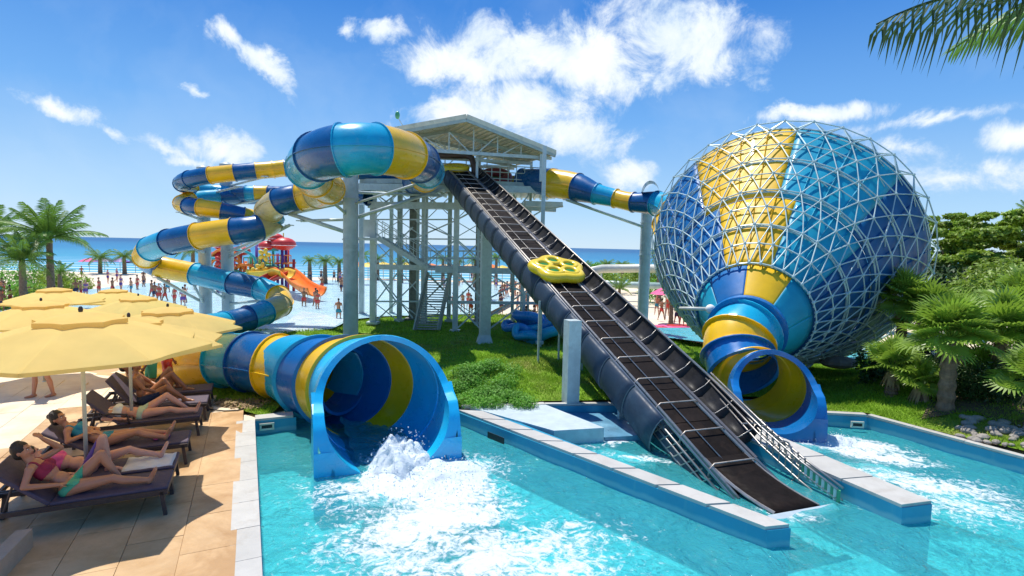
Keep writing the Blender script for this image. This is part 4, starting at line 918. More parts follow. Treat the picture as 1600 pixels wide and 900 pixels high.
for band, (t0, t1, o0, o1) in enumerate(((0, .17, 0, 0), (.17, .54, .02, .02), (.54, 1.0, .06, .06))):
    ROT = (.70, .30, .13)[band]
    for i in range(NPn):
        th0, th1 = 2*pi*i/NPn, 2*pi*(i+1)/NPn; m = MB(); G = 16; H = 12 if band else 5; rows = []
        for j in range(H+1):
            t = t0+(t1-t0)*j/H; rows.append([fp(t, th0+(th1-th0)*k/G, o0+((.022*sin(j*pi/H*4)**2*abs(sin(k*pi/G*4))) if band else 0)) for k in range(G+1)])
        m.grid(rows); cm = FCOL[band][i]; o = part('funnel_panel', m, cm, FN, smooth=True); md = o.modifiers.new('thickness', 'SOLIDIFY'); md.thickness = .04
        for q in (.25, .5, .75):
            m = MB(); th = th0+(th1-th0)*q; m.grid([[fp(t, th-.006, o0+.005), fp(t, th, o0+.05), fp(t, th+.006, o0+.005)] for t in np.linspace(t0, t1, 8)])
            if band: part('panel_rib', m, cm, o)
ROT = .13
# neck collar rings
def ringpart(name, c, d, r, w, th, m_, root_):
    d = d.normalized(); x = d.cross(Vector((0, 0, 1))).normalized(); y = x.cross(d); m = MB()
    m.grid([[c+d*s_+(x*cos(2*pi*k/40)+y*sin(2*pi*k/40))*rr for k in range(40)] for s_, rr in ((-w/2, r), (-w/2, r+th), (w/2, r+th), (w/2, r))], closed=True); part(name, m, m_, root_)
ringpart('neck_ring', FC0, fa, R0-.02, .14, .14, RBL, FN)
FX = thing('funnel_exit_slide', 'short dark blue and yellow tube leaving the funnel neck into the right pool', 'water slide', tuple(W(1200, 650, -.3)))
xp = [(*FC0, .86), dz(1154, 532, 13.9, .84), dz(1152, 555, 13.65, .82), dz(1162, 583, 13.2, .80)]
tube_slide(FX, xp, [LBL, YEL, RBL], sub=6, flange=.09, seam=False)
mc2 = D(1201, 606, 12.35)
FDH = Vector((-.18, -.98, 0))
flume_exit(FX, Vector(xp[-1][:3]), .80, mc2, .80, [(0, .4, YEL), (.4, 1, YEL)], None, None, 1.0, .3, .40, -1.0, RBL, outw=.10, dh=FDH, d0=(.2, -.95, -.3))
# lattice
NM = 34; TS = [.16, .26, .36, .46, .56, .66, .76, .86, .95, 1.03]
def lp(i, j): # meridian i, ring j; outer layer stands off the shell
    t = TS[j]; return fp(t, 2*pi*(i+.5*(j % 2))/NM, .12+.05*min(1, (t-.15)*2))
def ip(i, j):
    t = min(TS[j], .995); return fp(t, 2*pi*(i+.5*(j % 2)+.5)/NM, .08)
bars = []
for j in range(len(TS)):
    for i in range(NM):
        bars.append((lp(i, j), lp(i+1, j), .019))
        if j+1 < len(TS):
            bars.append((lp(i, j), lp(i, j+1), .020)); bars.append((lp(i, j), lp(i-1 if j % 2 == 0 else i+1, j+1), .017))
            if j % 2 == 0 or i % 2: bars.append((lp(i, j), ip(i, j), .014))
        if j == len(TS)-1: bars += [(lp(i, j), ip(i, j), .02), (lp(i+1, j), ip(i, j), .02)]
        if j in (2, 4, 6, 9): bars.append((ip(i, j), ip(i+1, j), .03))
def front(p, q):
    m_ = (p+q)/2; nrm = (m_-(FC0+fa*((m_-FC0).dot(fa)))).normalized(); v = (Vector((0, 0, CAMZ))-m_).normalized(); a, b_ = P(p), P(q); return (sqrt((a[0]-b_[0])**2+(a[1]-b_[1])**2))*(1 if nrm.dot(v) > -.1 else .05)
bars.sort(key=lambda b_: -front(b_[0], b_[1]))
um = MB(); um.tube([(0, 0, -.5), (0, 0, .5)], 1, 6); ume = um.mesh('lattice_bar', LATT, True)
for (p, q, r) in bars[:290]:
    o = link('lattice_bar', ume, FN); d = q-p; o.location = (p+q)/2-FC0; o.rotation_euler = d.to_track_quat('Z', 'Y').to_euler(); o.scale = (r, r, d.length)
m = MB()
for (p, q, r) in bars[290:]: m.tube([p, q], r, 4, cap=False)
part('lattice_bar', m, LATT, FN, stuff=True)
m = MB()
for j in range(len(TS)):
    for i in range(NM): m.ell(lp(i, j), .05, nu=6, nv=4)
part('lattice_node', m, LATT, FN, stuff=True)
# feet of the funnel
for (px, py, z) in ((1100, 540, -.4), (1250, 572, -.2), (1350, 560, -.2), (1180, 560, -.1), (1425, 540, -.2)):
    b = W(px, py, z); j = min(range(NM), key=lambda i: (lp(i, 7)-b).length); k = lp(j, 7); m = MB(); m.tube([V(b.x, b.y, float(HT(b.x, b.y))-.1), k], .06, 8); part('foot_strut', m, LATT, FN)
# inlet pipe brackets on the neck
def bracket(px0, py0, Y, pts):
    m = MB(); m.tube([D(x, y, Y+dy) for x, y, dy in pts], .05, 8); part('inlet_pipe', m, mat('pipe_cream', (.55, .56, .48), .5), FN, smooth=True)
    m = MB(); m.ell(D(px0, py0, Y), (.13, .13, .13)); part('pipe_flange', m, WHITE, FN, smooth=True)
bracket(1240, 487, 14.6, [(1240, 487, 0), (1263, 485, -.1), (1264, 516, -.1), (1275, 517, .2)])
bracket(1110, 483, 14.7, [(1110, 483, 0), (1075, 482, .4), (1062, 482, .6)])
# ------------------------------------------------------------------ umbrellas
def umbrella(ax, ay, Y, label, rot=0, R=1.62):
    top = D(ax, ay, Y); gz = float(HT(top.x, top.y)) if Y > 12.6 else 0.0; gz = min(gz, top.z-2.3) if Y > 12.6 else gz
    t = thing('umbrella', label, 'umbrella', (top.x, top.y, gz), 'yellow umbrellas beside the loungers')
    def canopy(r0, r1, z0, z1, sag, skirt):
        rows = []; NS = 8
        for j in range(9):
            u = j/8; row = []
            for k in range(NS*8):
                a = 2*pi*k/(NS*8)+rot; ph = (k % 8)/8; sc = 1-.16*sin(pi*ph)*u; r = (r0+(r1-r0)*u)*sc
                z = z0+(z1-z0)*u**1.15-sag*sin(pi*ph)*u
                row.append((top.x+cos(a)*r, top.y+sin(a)*r, z))
            rows.append(row)
        if skirt: rows.append([(x, y, z-skirt) for x, y, z in rows[-1]])
        return rows
    m = MB(); m.grid(canopy(.28, R, top.z-.11, top.z-.50, .03, .05), closed=True); o = part('canopy', m, UMB, t, smooth=True); autosmooth(o, 14)
    m = MB(); m.grid(canopy(.02, .56, top.z, top.z-.10, 0, .06), closed=True); o = part('vent_cap', m, UMB, t, smooth=True); autosmooth(o, 14)
    m = MB(); m.grid(canopy(.26, .50, top.z-.11, top.z-.19, 0, 0), closed=True); part('vent_gusset', m, UMBD, t, smooth=True)
    m = MB(); m.tube([(top.x, top.y, gz), (top.x, top.y, top.z-.02)], .026, 12); part('pole', m, POLE, t, smooth=True)
    m = MB(); m.tube([(top.x, top.y, gz), (top.x, top.y, gz+.06), (top.x, top.y, gz+.09), (top.x, top.y, gz+.25)], [.24, .23, .06, .04], 20); part('base', m, STEEL, t)
    m = MB(); m.ell((top.x, top.y, top.z+.03), (.03, .03, .05), nu=8, nv=6); part('finial', m, RATTAN, t)
    for k in range(8):
        a = rot+2*pi*k/8; m = MB(); m.beam((top.x+cos(a)*.05, top.y+sin(a)*.05, top.z-.12), (top.x+cos(a)*R*.99, top.y+sin(a)*R*.99, top.z-.52), .022, .018); part('rib', m, POLE, t)
        m = MB(); m.beam((top.x+cos(a)*.03, top.y+sin(a)*.03, top.z-.75), (top.x+cos(a)*R*.5, top.y+sin(a)*R*.5, top.z-.29), .015, .015); part('strut', m, POLE, t)
for ax, ay, Y, lb, rt in [(126, 487, 7.5, 'nearest large yellow umbrella shading the woman in the maroon bikini top', .32), (201, 495, 9.8, 'yellow umbrella second from the camera, its tip overlapping the canopy behind', .1),
                      (262, 479, 12.7, 'yellow umbrella furthest right, its edge reaching over the striped tube', .2), (64, 470, 13.6, 'yellow umbrella at the left edge of the frame in the middle row', .05),
                      (216, 462, 18, 'mid row yellow umbrella directly behind the rightmost one', .3), (85, 449, 20, 'far left yellow umbrella in front of the tall coconut palm', .25), (177, 451, 23.5, 'small most distant yellow umbrella beside the lagoon', .15)]:
    umbrella(ax, ay, Y, lb, rt)
# ------------------------------------------------------------------ loungers
LYAW = atan2(BX.y, BX.x)
def lounger(fx, fy, ang, label):
    """local x runs from head to foot, foot end at x=2.0; fx, fy is the world ground point under the foot end centre"""
    t = thing('sun_lounger', label, 'sun lounger', (0, 0, 0), 'sun loungers in a row beside the pool'); w = .33; H = .33
    m = MB(); m.box((1.37, 0, H+.025), (1.26, .62, .05)); o = part('seat_mesh', m, MESHF, t); bv = o.modifiers.new('b', 'BEVEL'); bv.width = .012
    m = MB(); Rb = Matrix.Rotation(ang, 3, 'Y'); L = .74; c = V(.74, 0, H+.03)+Rb @ V(-L/2, 0, 0); m.box(c, (L, .62, .05), Rb); o = part('backrest', m, MESHF, t); bv = o.modifiers.new('b', 'BEVEL'); bv.width = .012
    for s_ in (-1, 1):
        m = MB(); m.box((1.0, s_*w, H-.01), (2.0, .045, .06)); part('side_rail', m, RATTAN, t)
        for x in (.12, 1.93):
            m = MB(); m.beam((x, s_*w, H), (x+(.04 if x > 1 else -.04), s_*w, 0), .045); part('leg', m, RATTAN, t)
        m = MB(); e = V(.74, s_*w*.9, H+.02)+Rb @ V(-L*.62, 0, 0); m.tube([e, (.30, s_*w*.9, H)], .014, 6); part('back_strut', m, RATTAN, t)
        m = MB(); m.tube([(.34, s_*w, H), (.38, s_*w, H+.20), (.62, s_*w, H+.24), (.86, s_*w, H+.20), (.9, s_*w, H)], .018, 6)
        if label.startswith('plum'): part('armrest', m, RATTAN, t, smooth=True)
    for x in (.03, 1.98): m = MB(); m.box((x, 0, H-.01), (.04, .66, .055)); part('end_rail', m, RATTAN, t)
    o = V(fx, fy, 0)-BX*2.0; t.location = (o.x, o.y, 0 if fy < 12.9 else float(HT(fx, fy))); t.rotation_euler[2] = LYAW; return t
LG = [(-4.70, 7.36, .72, 'sun lounger nearest the camera with the woman in the maroon top'), (-5.02, 8.02, .35, 'sun lounger second from the camera, bright sunlit foot end'),
      (-5.42, 9.02, .55, 'sun lounger with broad lavender mesh and the woman in the blue bikini'), (-5.98, 10.35, .78, 'plum coloured lounger with its backrest propped high, person lying flat'),
      (-6.35, 11.25, .95, 'sun lounger behind the propped one, with a person sitting upright'), (-6.75, 12.15, .6, 'farthest sun lounger, on the lawn edge by the striped tube')]
LT = [lounger(*l) for l in LG]
# ------------------------------------------------------------------ people
def cap_(m, p, q, r0, r1, n=12):
    p, q = V(p), V(q); d = q-p; L = d.length; pts = []; rs = []
    d = d.normalized() if L > 1e-6 else V(0, 0, 1)
    for k in range(5): a = pi/2*(1-k/4.0001); pts.append(p-d*r0*sin(a)); rs.append(max(.001, r0*cos(a)))
    for k in range(1, 4): pts.append(p.lerp(q, k/4)); rs.append(r0+(r1-r0)*k/4)
    for k in range(5): a = pi/2*(k/4.0001); pts.append(q+d*r1*sin(a)); rs.append(max(.001, r1*cos(a)))
    m.tube(pts, rs, n)
def chain(m, pts, rs):
    for i in range(len(pts)-1): cap_(m, pts[i], pts[i+1], rs[i], rs[i+1])
def remesh(name, mb, vox, mats, smooth=3, dec=0):
    me = mb.mesh(name, mats); o = bpy.data.objects.new('tmp', me); SC.collection.objects.link(o)
    md = o.modifiers.new('r', 'REMESH'); md.mode = 'VOXEL'; md.voxel_size = vox; md.use_smooth_shade = True
    if smooth: sm = o.modifiers.new('s', 'SMOOTH'); sm.iterations = smooth; sm.factor = .5
    if dec: dc = o.modifiers.new('d', 'DECIMATE'); dc.ratio = dec
    dg = bpy.context.evaluated_depsgraph_get(); ev = o.evaluated_get(dg); out = bpy.data.meshes.new_from_object(ev); bpy.data.objects.remove(o)
    out.name = name; out.polygons.foreach_set('use_smooth', [True]*len(out.polygons)); return out
def cloth(name, src, fn, off, m, parent):
    """garment: faces of the body inside a region, pushed off the skin"""
    bm = bmesh.new(); bm.from_mesh(src); bm.normal_update()
    bmesh.ops.delete(bm, geom=[f for f in bm.faces if not fn(f.calc_center_median())], context='FACES')
    for v in bm.verts: v.co += v.normal*off
    me = bpy.data.meshes.new(name); bm.to_mesh(me); bm.free(); me.materials.clear(); me.materials.append(m)
    if not me.polygons: return None
    o = link(name, me, parent); md = o.modifiers.new('t', 'SOLIDIFY'); md.thickness = off*1.2; return o
def hand(m, wrist, dirv, palmn, s=1.0, curl=.5):
    d = V(dirv).normalized(); n = V(palmn); n = (n-d*n.dot(d)).normalized(); x = d.cross(n)
    c = V(wrist)+d*.045*s; R = Matrix((x, d, n)).transposed(); m.ell(c, (.038*s, .05*s, .016*s), R)
    for k, (u, L) in enumerate(((-.028, .062), (-.010, .074), (.009, .07), (.027, .056))):
        b = V(wrist)+x*u*s+d*.085*s; a1 = d*cos(curl*.5)+n*sin(curl*.5); a2 = d*cos(curl*1.5)+n*sin(curl*1.5)
        p1 = b+a1*L*.55*s; p2 = p1+a2*L*.5*s; cap_(m, b-d*.012, p1, .0088*s, .0082*s, 8); cap_(m, p1, p2, .0082*s, .007*s, 8)
    b = V(wrist)+x*-.034*s+d*.03*s; a = (d*.7-x*.7+n*.25).normalized(); cap_(m, b, b+a*.035*s, .0115*s, .010*s, 8); cap_(m, b+a*.035*s, b+a*.035*s+(d*.9-x*.2+n*.3).normalized()*.03*s, .010*s, .008*s, 8)
def head(m, c, R, s=1.0):
    """R columns: x right, y forward (face), z up; c = skull centre"""
    f = lambda x, y, z: c+R @ V(x*s, y*s, z*s)
    m.ell(f(0, -.01, .02), (.076*s, .095*s, .095*s), R, 18, 12); m.ell(f(0, .025, -.035), (.060*s, .068*s, .075*s), R, 16, 10); m.ell(f(0, .055, -.088), (.028*s, .028*s, .022*s), R)
    cap_(m, f(0, .086, .012), f(0, .108, -.030), .010*s, .015*s, 8); m.ell(f(0, .085, .030), (.045*s, .014*s, .012*s), R)
    for sg in (-1, 1): m.ell(f(sg*.077, -.008, -.01), (.010*s, .020*s, .032*s), R); m.ell(f(sg*.035, .065, -.03), (.022*s, .022*s, .02*s), R); m.ell(f(sg*.018, .028, .0), (.02*s,)*3, R)
def face_parts(t, c, R, s=1.0):
    f = lambda x, y, z: c+R @ V(x*s, y*s, z*s)
    for sg in (-1, 1):
        e = MB(); e.ell(f(sg*.031, .080, .008), (.012*s, .008*s, .007*s), R, 10, 6); o = part('eye', e, EYEW, t, True); e = MB(); e.ell(f(sg*.031, .0875, .008), (.0055*s, .003*s, .006*s), R, 8, 5); part('iris', e, BLK, o)
        e = MB(); e.tube([f(sg*.016, .092, .028), f(sg*.032, .090, .034), f(sg*.050, .078, .028)], .0042*s, 5); part('eyebrow', e, HAIR, t)
    e = MB(); e.ell(f(0, .091, -.058), (.024*s, .009*s, .008*s), R, 12, 6); part('mouth', e, LIP, t, True)
def hair_mesh(t, c, R, s=1.0, long=False, m_=None, bun=False):
    f = lambda x, y, z: c+R @ V(x*s, y*s, z*s); h = MB(); h.ell(f(0, -.022, .036), (.088*s, .101*s, .098*s), R, 18, 12); h.ell(f(0, -.05, -.02), (.076*s, .07*s, .085*s), R, 14, 10)
    for k in range(16): a = random.uniform(0, 2*pi); b = random.uniform(.1, 1.1); h.ell(f(.08*cos(a)*sin(b), -.03+.09*sin(a)*sin(b)*(.8), .04+.088*cos(b)), (.022*s,)*3, R, 8, 6)
    if long: cap_(h, f(0, -.08, -.02), f(.02, -.10, -.22), .05*s, .03*s)
    if bun: h.ell(f(0, -.11, .06), (.045*s,)*3, R)
    # carve the face: drop faces in front
    me = remesh('hair', h, .010*s, [m_ or HAIR], 2); bm = bmesh.new(); bm.from_mesh(me); iR = R.transposed()
    def infront(v): q = iR @ (v-c)/s; return q.y > .055+.0*q.z and q.z < .075 or (q.y > .02 and q.z < .01)
    bmesh.ops.delete(bm, geom=[fc for fc in bm.faces if infront(fc.calc_center_median())], context='FACES'); bm.to_mesh(me); bm.free()
    return link('hair', me, t)
def frame_from(up, fwd):
    z = V(up).normalized(); y = V(fwd); y = (y-z*y.dot(z)).normalized(); x = y.cross(z); return Matrix((x, y, z)).transposed()
def recliner(base, label, skin, th, legs, arms_, top, bottom, look=(1, 0, .1), vox=.012, female=True, head_s=1.0, hip_x=.86, hair_m=None, bun=False, hz=.50, seat_y=0):
    """person on a lounger, lounger local coordinates; th = torso angle; legs = (near knee lift, far knee lift)"""
    m = MB(); y0 = seat_y; pel = V(hip_x, y0, hz); a = V(-cos(th), 0, sin(th)); nrm = V(sin(th), 0, cos(th)); fe = female
    ch_ = pel+a*.34; nk = pel+a*.53; hd = pel+a*.67+nrm*.05+V(.0, 0, .03)
    R0 = Matrix((V(0, 1, 0), a, nrm)).transposed()
    m.ell(pel, (.175 if fe else .165, .11, .11), R0, 18, 12); m.ell(pel+a*.12, (.13 if fe else .15, .13, .092), R0, 18, 12); m.ell(ch_, (.155 if fe else .185, .17, .105), R0, 18, 12); m.ell(ch_+a*.13, (.17 if fe else .20, .08, .075), R0, 16, 10)
    if fe:
        for sg in (-1, 1): m.ell(ch_+nrm*.075+V(0, sg*.072, 0)+a*.02, (.062, .062, .055), R0, 14, 10)
    cap_(m, nk-a*.03, hd-a*.05-nrm*.02, .055, .048)
    lk = V(look).normalized(); HR = frame_from(V(-cos(th)*.35, 0, 1), lk); head(m, hd, HR, head_s)
    feet = []
    for sg, (lift, spread) in zip((-1, 1), legs):
        hp = pel+V(.04, sg*.09, -.01); kx = sqrt(max(.01, .44**2-lift**2)); kn = hp+V(kx, sg*spread, lift); fz = .43; sh = .42
        dzv = kn.z-fz; ax_ = sqrt(max(.005, sh**2-dzv**2)); an = V(kn.x+ax_, kn.y+sg*spread*.3-0, fz)
        m.ell(hp+V(-.03, 0, -.02), (.11, .10, .10)); chain(m, [hp, hp.lerp(kn, .35), kn-(kn-hp)*.05], [.098, .086, .056]); cap_(m, kn-(kn-hp)*.04, kn+V(0, 0, 0), .057, .056)
        cf_ = kn.lerp(an, .3)+V(-.006, 0, -.018 if lift < .2 else 0); chain(m, [kn, cf_, an], [.052, .056, .036])
        if lift > .15: toe = an+V(.15, sg*.02, -.045); chain(m, [an+V(-.03, 0, -.03), an+V(.06, 0, -.03), toe], [.036, .034, .024]); tdir = V(1, 0, -.1); b = toe
        else: toe = an+V(.08, sg*.04, .16); chain(m, [an+V(0, 0, -.02), an+V(.03, 0, .05), toe], [.036, .033, .024]); b = toe; tdir = V(.35, 0, .9)
        for k in range(5): e = b+V(0, (k-2)*.017*1, 0); cap_(m, e-tdir*.02, e+tdir*(.022-.003*abs(k-1)), .010, .009, 8)
    for sg, spec in zip((-1, 1), arms_):
        sp = ch_+a*.13+V(0, sg*(.175 if fe else .205), 0); el, wr, hdv, pn = [V(*q) for q in spec]
        m.ell(sp, (.056, .056, .056)); chain(m, [sp, sp.lerp(el, .4), el], [.050, .044, .036]); chain(m, [el, el.lerp(wr, .3), wr], [.036, .038, .026]); hand(m, wr, hdv, pn)
    t = thing('person', label, 'person', (0, 0, 0)); me = remesh('body', m, vox, [skin], 3); body = link('body', me, t)
    face_parts(t, hd, HR, head_s); hair_mesh(t, hd, HR, head_s, m_=hair_m, bun=bun, long=False)
    iR = R0.transposed()
    if top:
        def ft(v): q = iR @ (v-ch_); return abs(q.x) < .165 and (-.055+.0*q.x < q.y < .085) and q.z > -.11 or (abs(abs(q.x)-.09) < .012 and .07 < q.y < .19 and q.z > -.02)
        cloth('bikini_top' if fe else 'shirt', me, ft, .006, top, t)
    if bottom:
        def fb(v): q = iR @ (v-pel); w_ = .075 if fe else .11; return abs(q.x) < .20 and -.09-(.09*0) < q.y < w_-.03 and q.y > -.12+abs(q.x)*(.55 if fe else 0)-.02 and v.x < hip_x+(.13 if fe else .3)
        cloth('bikini_bottom' if fe else 'swim_shorts', me, fb, .006, bottom, t)
    t.location = base.location; t.rotation_euler[2] = LYAW; return t
rest = lambda x, y, z: ((x-.02, y*1.1, z+.06), (x+.2, y*.9, z), (1, -y*.2, -.1), (0, 0, -1))
recliner(LT[0], 'woman with short dark hair in maroon bikini top and mint bottoms reclining', SKIN, radians(42), [(.06, .02), (.34, .0)],
         [((.50, -.30, .62), (.80, -.20, .56), (1, .35, -.05), (0, 0, -1)), ((.72, .30, .88), (.58, .17, 1.06), (-.35, -.55, .75), (-1, -.2, 0))], MAROON, MINT, look=(.93, -.18, -.05), vox=.009, hz=.47, hip_x=.88)
recliner(LT[1], 'sunburnt person lying behind the maroon top woman with one knee raised high', SKINP, radians(14), [(.41, .03), (.12, .02)],
         [((.45, -.32, .50), (.70, -.26, .45), (1, 0, 0), (0, 0, -1)), ((.42, .32, .50), (.66, .30, .45), (1, 0, 0), (0, 0, -1))], PINK, PURPLE, look=(.3, .3, .9), vox=.011, hz=.46, hip_x=.92)
recliner(LT[2], 'woman in a blue bikini lying back on the lavender lounger', SKIN, radians(30), [(.10, .02), (.05, .02)],
         [((.42, -.30, .58), (.62, -.12, .62), (.9, .4, 0), (0, 0, -1)), ((.42, .30, .60), (.62, .14, .64), (.9, -.4, 0), (0, 0, -1))], TEAL, TEAL, look=(.6, -.3, .6), vox=.011, hair_m=HAIR, bun=True, hz=.47, hip_x=.80)
recliner(LT[3], 'pale sunbather in a white and green swimsuit lying flat', SKINP, radians(8), [(.05, .02), (.26, .05)],
         [((.5, -.30, .48), (.78, -.26, .44), (1, 0, 0), (0, 0, -1)), ((.5, .3, .48), (.78, .27, .44), (1, 0, 0), (0, 0, -1))], WHITE, mat('fabric_sage', (.42, .5, .36), .7), look=(.1, -.5, .8), vox=.014, hz=.46, hip_x=1.02)
recliner(LT[4], 'tanned man sitting up on a lounger with bent knees', SKINB, radians(76), [(.24, .03), (.33, .05)],
         [((.92, -.26, .72), (1.12, -.12, .62), (1, .2, 0), (0, 0, -1)), ((.95, .26, .74), (1.15, .1, .64), (1, -.2, 0), (0, 0, -1))], None, NAVY, look=(.8, -.5, -.1), vox=.014, female=False, hz=.47, hip_x=.86)
recliner(LT[5], 'tanned person reclining with one bent knee on the farthest lounger', SKINB, radians(38), [(.30, .03), (.36, .02)],
         [((.58, -.3, .62), (.85, -.22, .56), (1, .2, 0), (0, 0, -1)), ((.58, .3, .62), (.85, .22, .56), (1, -.2, 0), (0, 0, -1))], BLK, BLK, look=(.9, -.3, 0), vox=.014, hz=.47)
def stander(name, x, y, z, label, skin, suit, yaw, stride=.12, vox=.016, h=1.0, fem=False, group=None, arm_up=False, crouch=0, details=True, sink=0):
    m = MB(); hp = .92; fe = fem
    m.ell((0, 0, hp), (.16, .11, .12)); m.ell((0, 0, hp+.16), (.135, .10, .14)); m.ell((0, .0, hp+.36), (.17 if not fe else .15, .11, .17)); m.ell((0, 0, hp+.47), (.19 if not fe else .165, .08, .07))
    cap_(m, (0, 0, hp+.5), (0, .02, hp+.64), .052, .048); hc = V(0, .025, hp+.71); HR = Matrix.Identity(3); head(m, hc, HR)
    for sg in (-1, 1):
        s_ = stride*sg; a = V(sg*.095, 0, hp-.03); k = V(sg*.11, s_*.5+.03, .48); an = V(sg*.12, s_-.02*sg, .07)
        chain(m, [a, a.lerp(k, .35), k], [.095, .085, .055]); chain(m, [k, k.lerp(an, .3)+V(0, -.012, 0), an], [.052, .056, .036]); chain(m, [an+V(0, -.03, -.03), an+V(0, .08, -.04), an+V(sg*.01, .15, -.045)], [.036, .034, .024])
        sp = V(sg*(.20 if not fe else .175), 0, hp+.46)
        if arm_up and sg > 0: el = sp+V(.12, .12, .12); wr = el+V(-.05, .08, .24)
        else: el = sp+V(sg*.07, -.03-s_*.4, -.28); wr = el+V(sg*.0, .09-s_*.4, -.23)
        m.ell(sp, .056); chain(m, [sp, sp.lerp(el, .4), el], [.05, .043, .036]); chain(m, [el, el.lerp(wr, .3), wr], [.036, .037, .026]); hand(m, wr, wr-el, (-sg, 0, 0))
    me = remesh('body', m, vox, [skin, suit, HAIR], 2)
    if details:
        t = thing('person', label, 'person', (0, 0, 0), group); link('body', me, t)
        cloth('swim_shorts', me, lambda v: .60 < v.z < .98 and abs(v.x) < .21 and not (abs(v.x) > .19 and v.z < .8), .010, suit, t)
        face_parts(t, hc, HR); hair_mesh(t, hc, HR, long=fem); t.location = (x, y, z); t.rotation_euler[2] = yaw; t.scale = (h, h, h); return t
    for p in me.polygons:
        c = p.center
        if abs(c.x) < .21 and (.72 < c.z < .98 or (fe and 1.18 < c.z < 1.32 and abs(c.x) < .16)): p.material_index = 1
        if c.z > hp+.70 and c.y < .08 or (c.z > hp+.6 and c.y < -.02): p.material_index = 2
    return me
w = W(68, 620, 0); stander('person', w.x, w.y, 0, 'person in dark shorts standing on the pale deck under the umbrella edge', SKIN, NAVY, 2.6, .16)
w = W(236, 632, 0); stander('person', w.x-.1, w.y+.2, -.02, 'tanned bather standing behind the sitting man beside the tube', SKINB, MINT, 2.2, .1, fem=True)
w = W(262, 618, 0); stander('person', w.x, w.y, -.1, 'dark haired bather standing near the yellow tube with one arm raised', SKINB, RED, -1.0, .1, arm_up=True, vox=.018)
# small pink sandals and the added sunlit cloth on the loungers
def on_lounger(i, x, y, z): l = LT[i]; c, s_ = cos(LYAW), sin(LYAW); return V(l.location.x+x*c-y*s_, l.location.y+x*s_+y*c, l.location.z+z)
b = MB(); p_ = on_lounger(2, 1.52, -.02, .40)
for k in range(2): b.ell(p_+V(.0+.1*k, .12*k, .01), (.05, .13, .018), Matrix.Rotation(.6, 3, 'Z'), 12, 6)
tag(part('flip_flops', b, PINK, None, smooth=True), 'pink flip flops at the feet of the blue bikini woman', 'flip flops')['kind'] = 'stuff'
def sunlit_sheet(i, x0, x1, m_, label):
    b = MB(); rows = []
    for k in range(12):
        x = x0+(x1-x0)*k/11; rows.append([on_lounger(i, x, -.33+.66*j/8, .385+.012*sin(k*1.7+j)+(-.12 if j in (0, 8) else 0)) for j in range(9)])
    b.grid(rows); o = part('sunlit_sheet', b, m_, None, smooth=True); tag(o, label, 'sunlit_sheet'); o.modifiers.new('t', 'SOLIDIFY').thickness = .008
sunlit_sheet(1, 1.35, 1.97, mat('sunlit_cream', (.72, .70, .66), .9, bump=.4, bs=90), 'added cream sheet standing for sun on the foot end of the second lounger')  # added pale sheet; its colour imitates sunlight on the foot end
# low timber edging at the lower left corner
t0, t1 = W(38, 836, .16), W(-30, 905, .16); b = MB(); dv = (t0-t1).normalized(); b.beam(t1+V(0, 0, -.06), t0+V(0, 0, -.06), .16, .26); tag(part('timber_kerb', b, mat('kerb_timber', (.45, .33, .22), .8, bump=.3, bs=30), None), 'pale wooden beam end in the lower left corner of the deck', 'kerb')
# hose on the deck edge
b = MB(); b.tube([tuple(W(x, y, .02)) for x, y in ((318, 636), (330, 640), (350, 642), (372, 641), (382, 638))], .014, 6); tag(part('hose', b, BLK, None, True), 'black hose lying on the deck between the loungers and the pool', 'hose')
# brown dry leaf litter by the pool corner
v, f = leaf_cloud([tuple(W(x, y, .03)) for x, y in ((350, 628), (370, 630), (385, 633), (395, 627))], [(.45, .25, .05)]*4, 900, .05, 12, up=1.5, shell=.1)
o = link('leaf_litter', npmesh('leaf_litter', v, f, DRY)); o['kind'] = 'stuff'
# ------------------------------------------------------------------ palms
def frond_mesh(name, L, n, lw, droop, m_, seed, leaf_len=.55, hang=.5):
    r = random.Random(seed); mb = MB(); mid = []
    for k in range(13): t = k/12; mid.append(V(L*t*(1-.12*t*t), 0, L*(.34*t-droop*t*t)))
    mb.tube(mid, [.028*(1-.85*k/12)*L/2.2+.004 for k in range(13)], 5)
    for i in range(n):
        t = .12+.87*i/n; k = t*12; a = int(k); c = mid[a].lerp(mid[min(12, a+1)], k-a); d = (mid[min(12, a+1)]-mid[a]).normalized()
        ll = leaf_len*L/2.2*(sin(pi*min(1, t*.86+.12))**.6)*r.uniform(.85, 1.1)
        for sg in (-1, 1):
            s_ = V(0, sg, 0); ang = .55+.5*t; dv = (s_*cos(ang*.7)+d*sin(ang)+V(0, 0, -.22-hang*.5*r.random())).normalized()
            p1 = c+dv*ll*.5; dv2 = (dv+V(0, 0, -hang*r.uniform(.6, 1.3))).normalized(); p2 = p1+dv2*ll*.5; w_ = d*lw*L/2.2
            mb.add([c-w_*.4, c+w_*.4, p1+w_*.5, p1-w_*.5, p2], [(0, 1, 2, 3), (3, 2, 4)])
    me = mb.mesh(name, m_); return me
FR = [frond_mesh('frond', 2.2, 34, .045, dr, PALM if i != 2 else PALMY, i, hang=.6) for i, dr in enumerate((.25, .45, .75))]
FRS = [frond_mesh('frond', 2.2, 13, .09, dr, PALM, 10+i, leaf_len=.6, hang=.5) for i, dr in enumerate((.35, .65))]
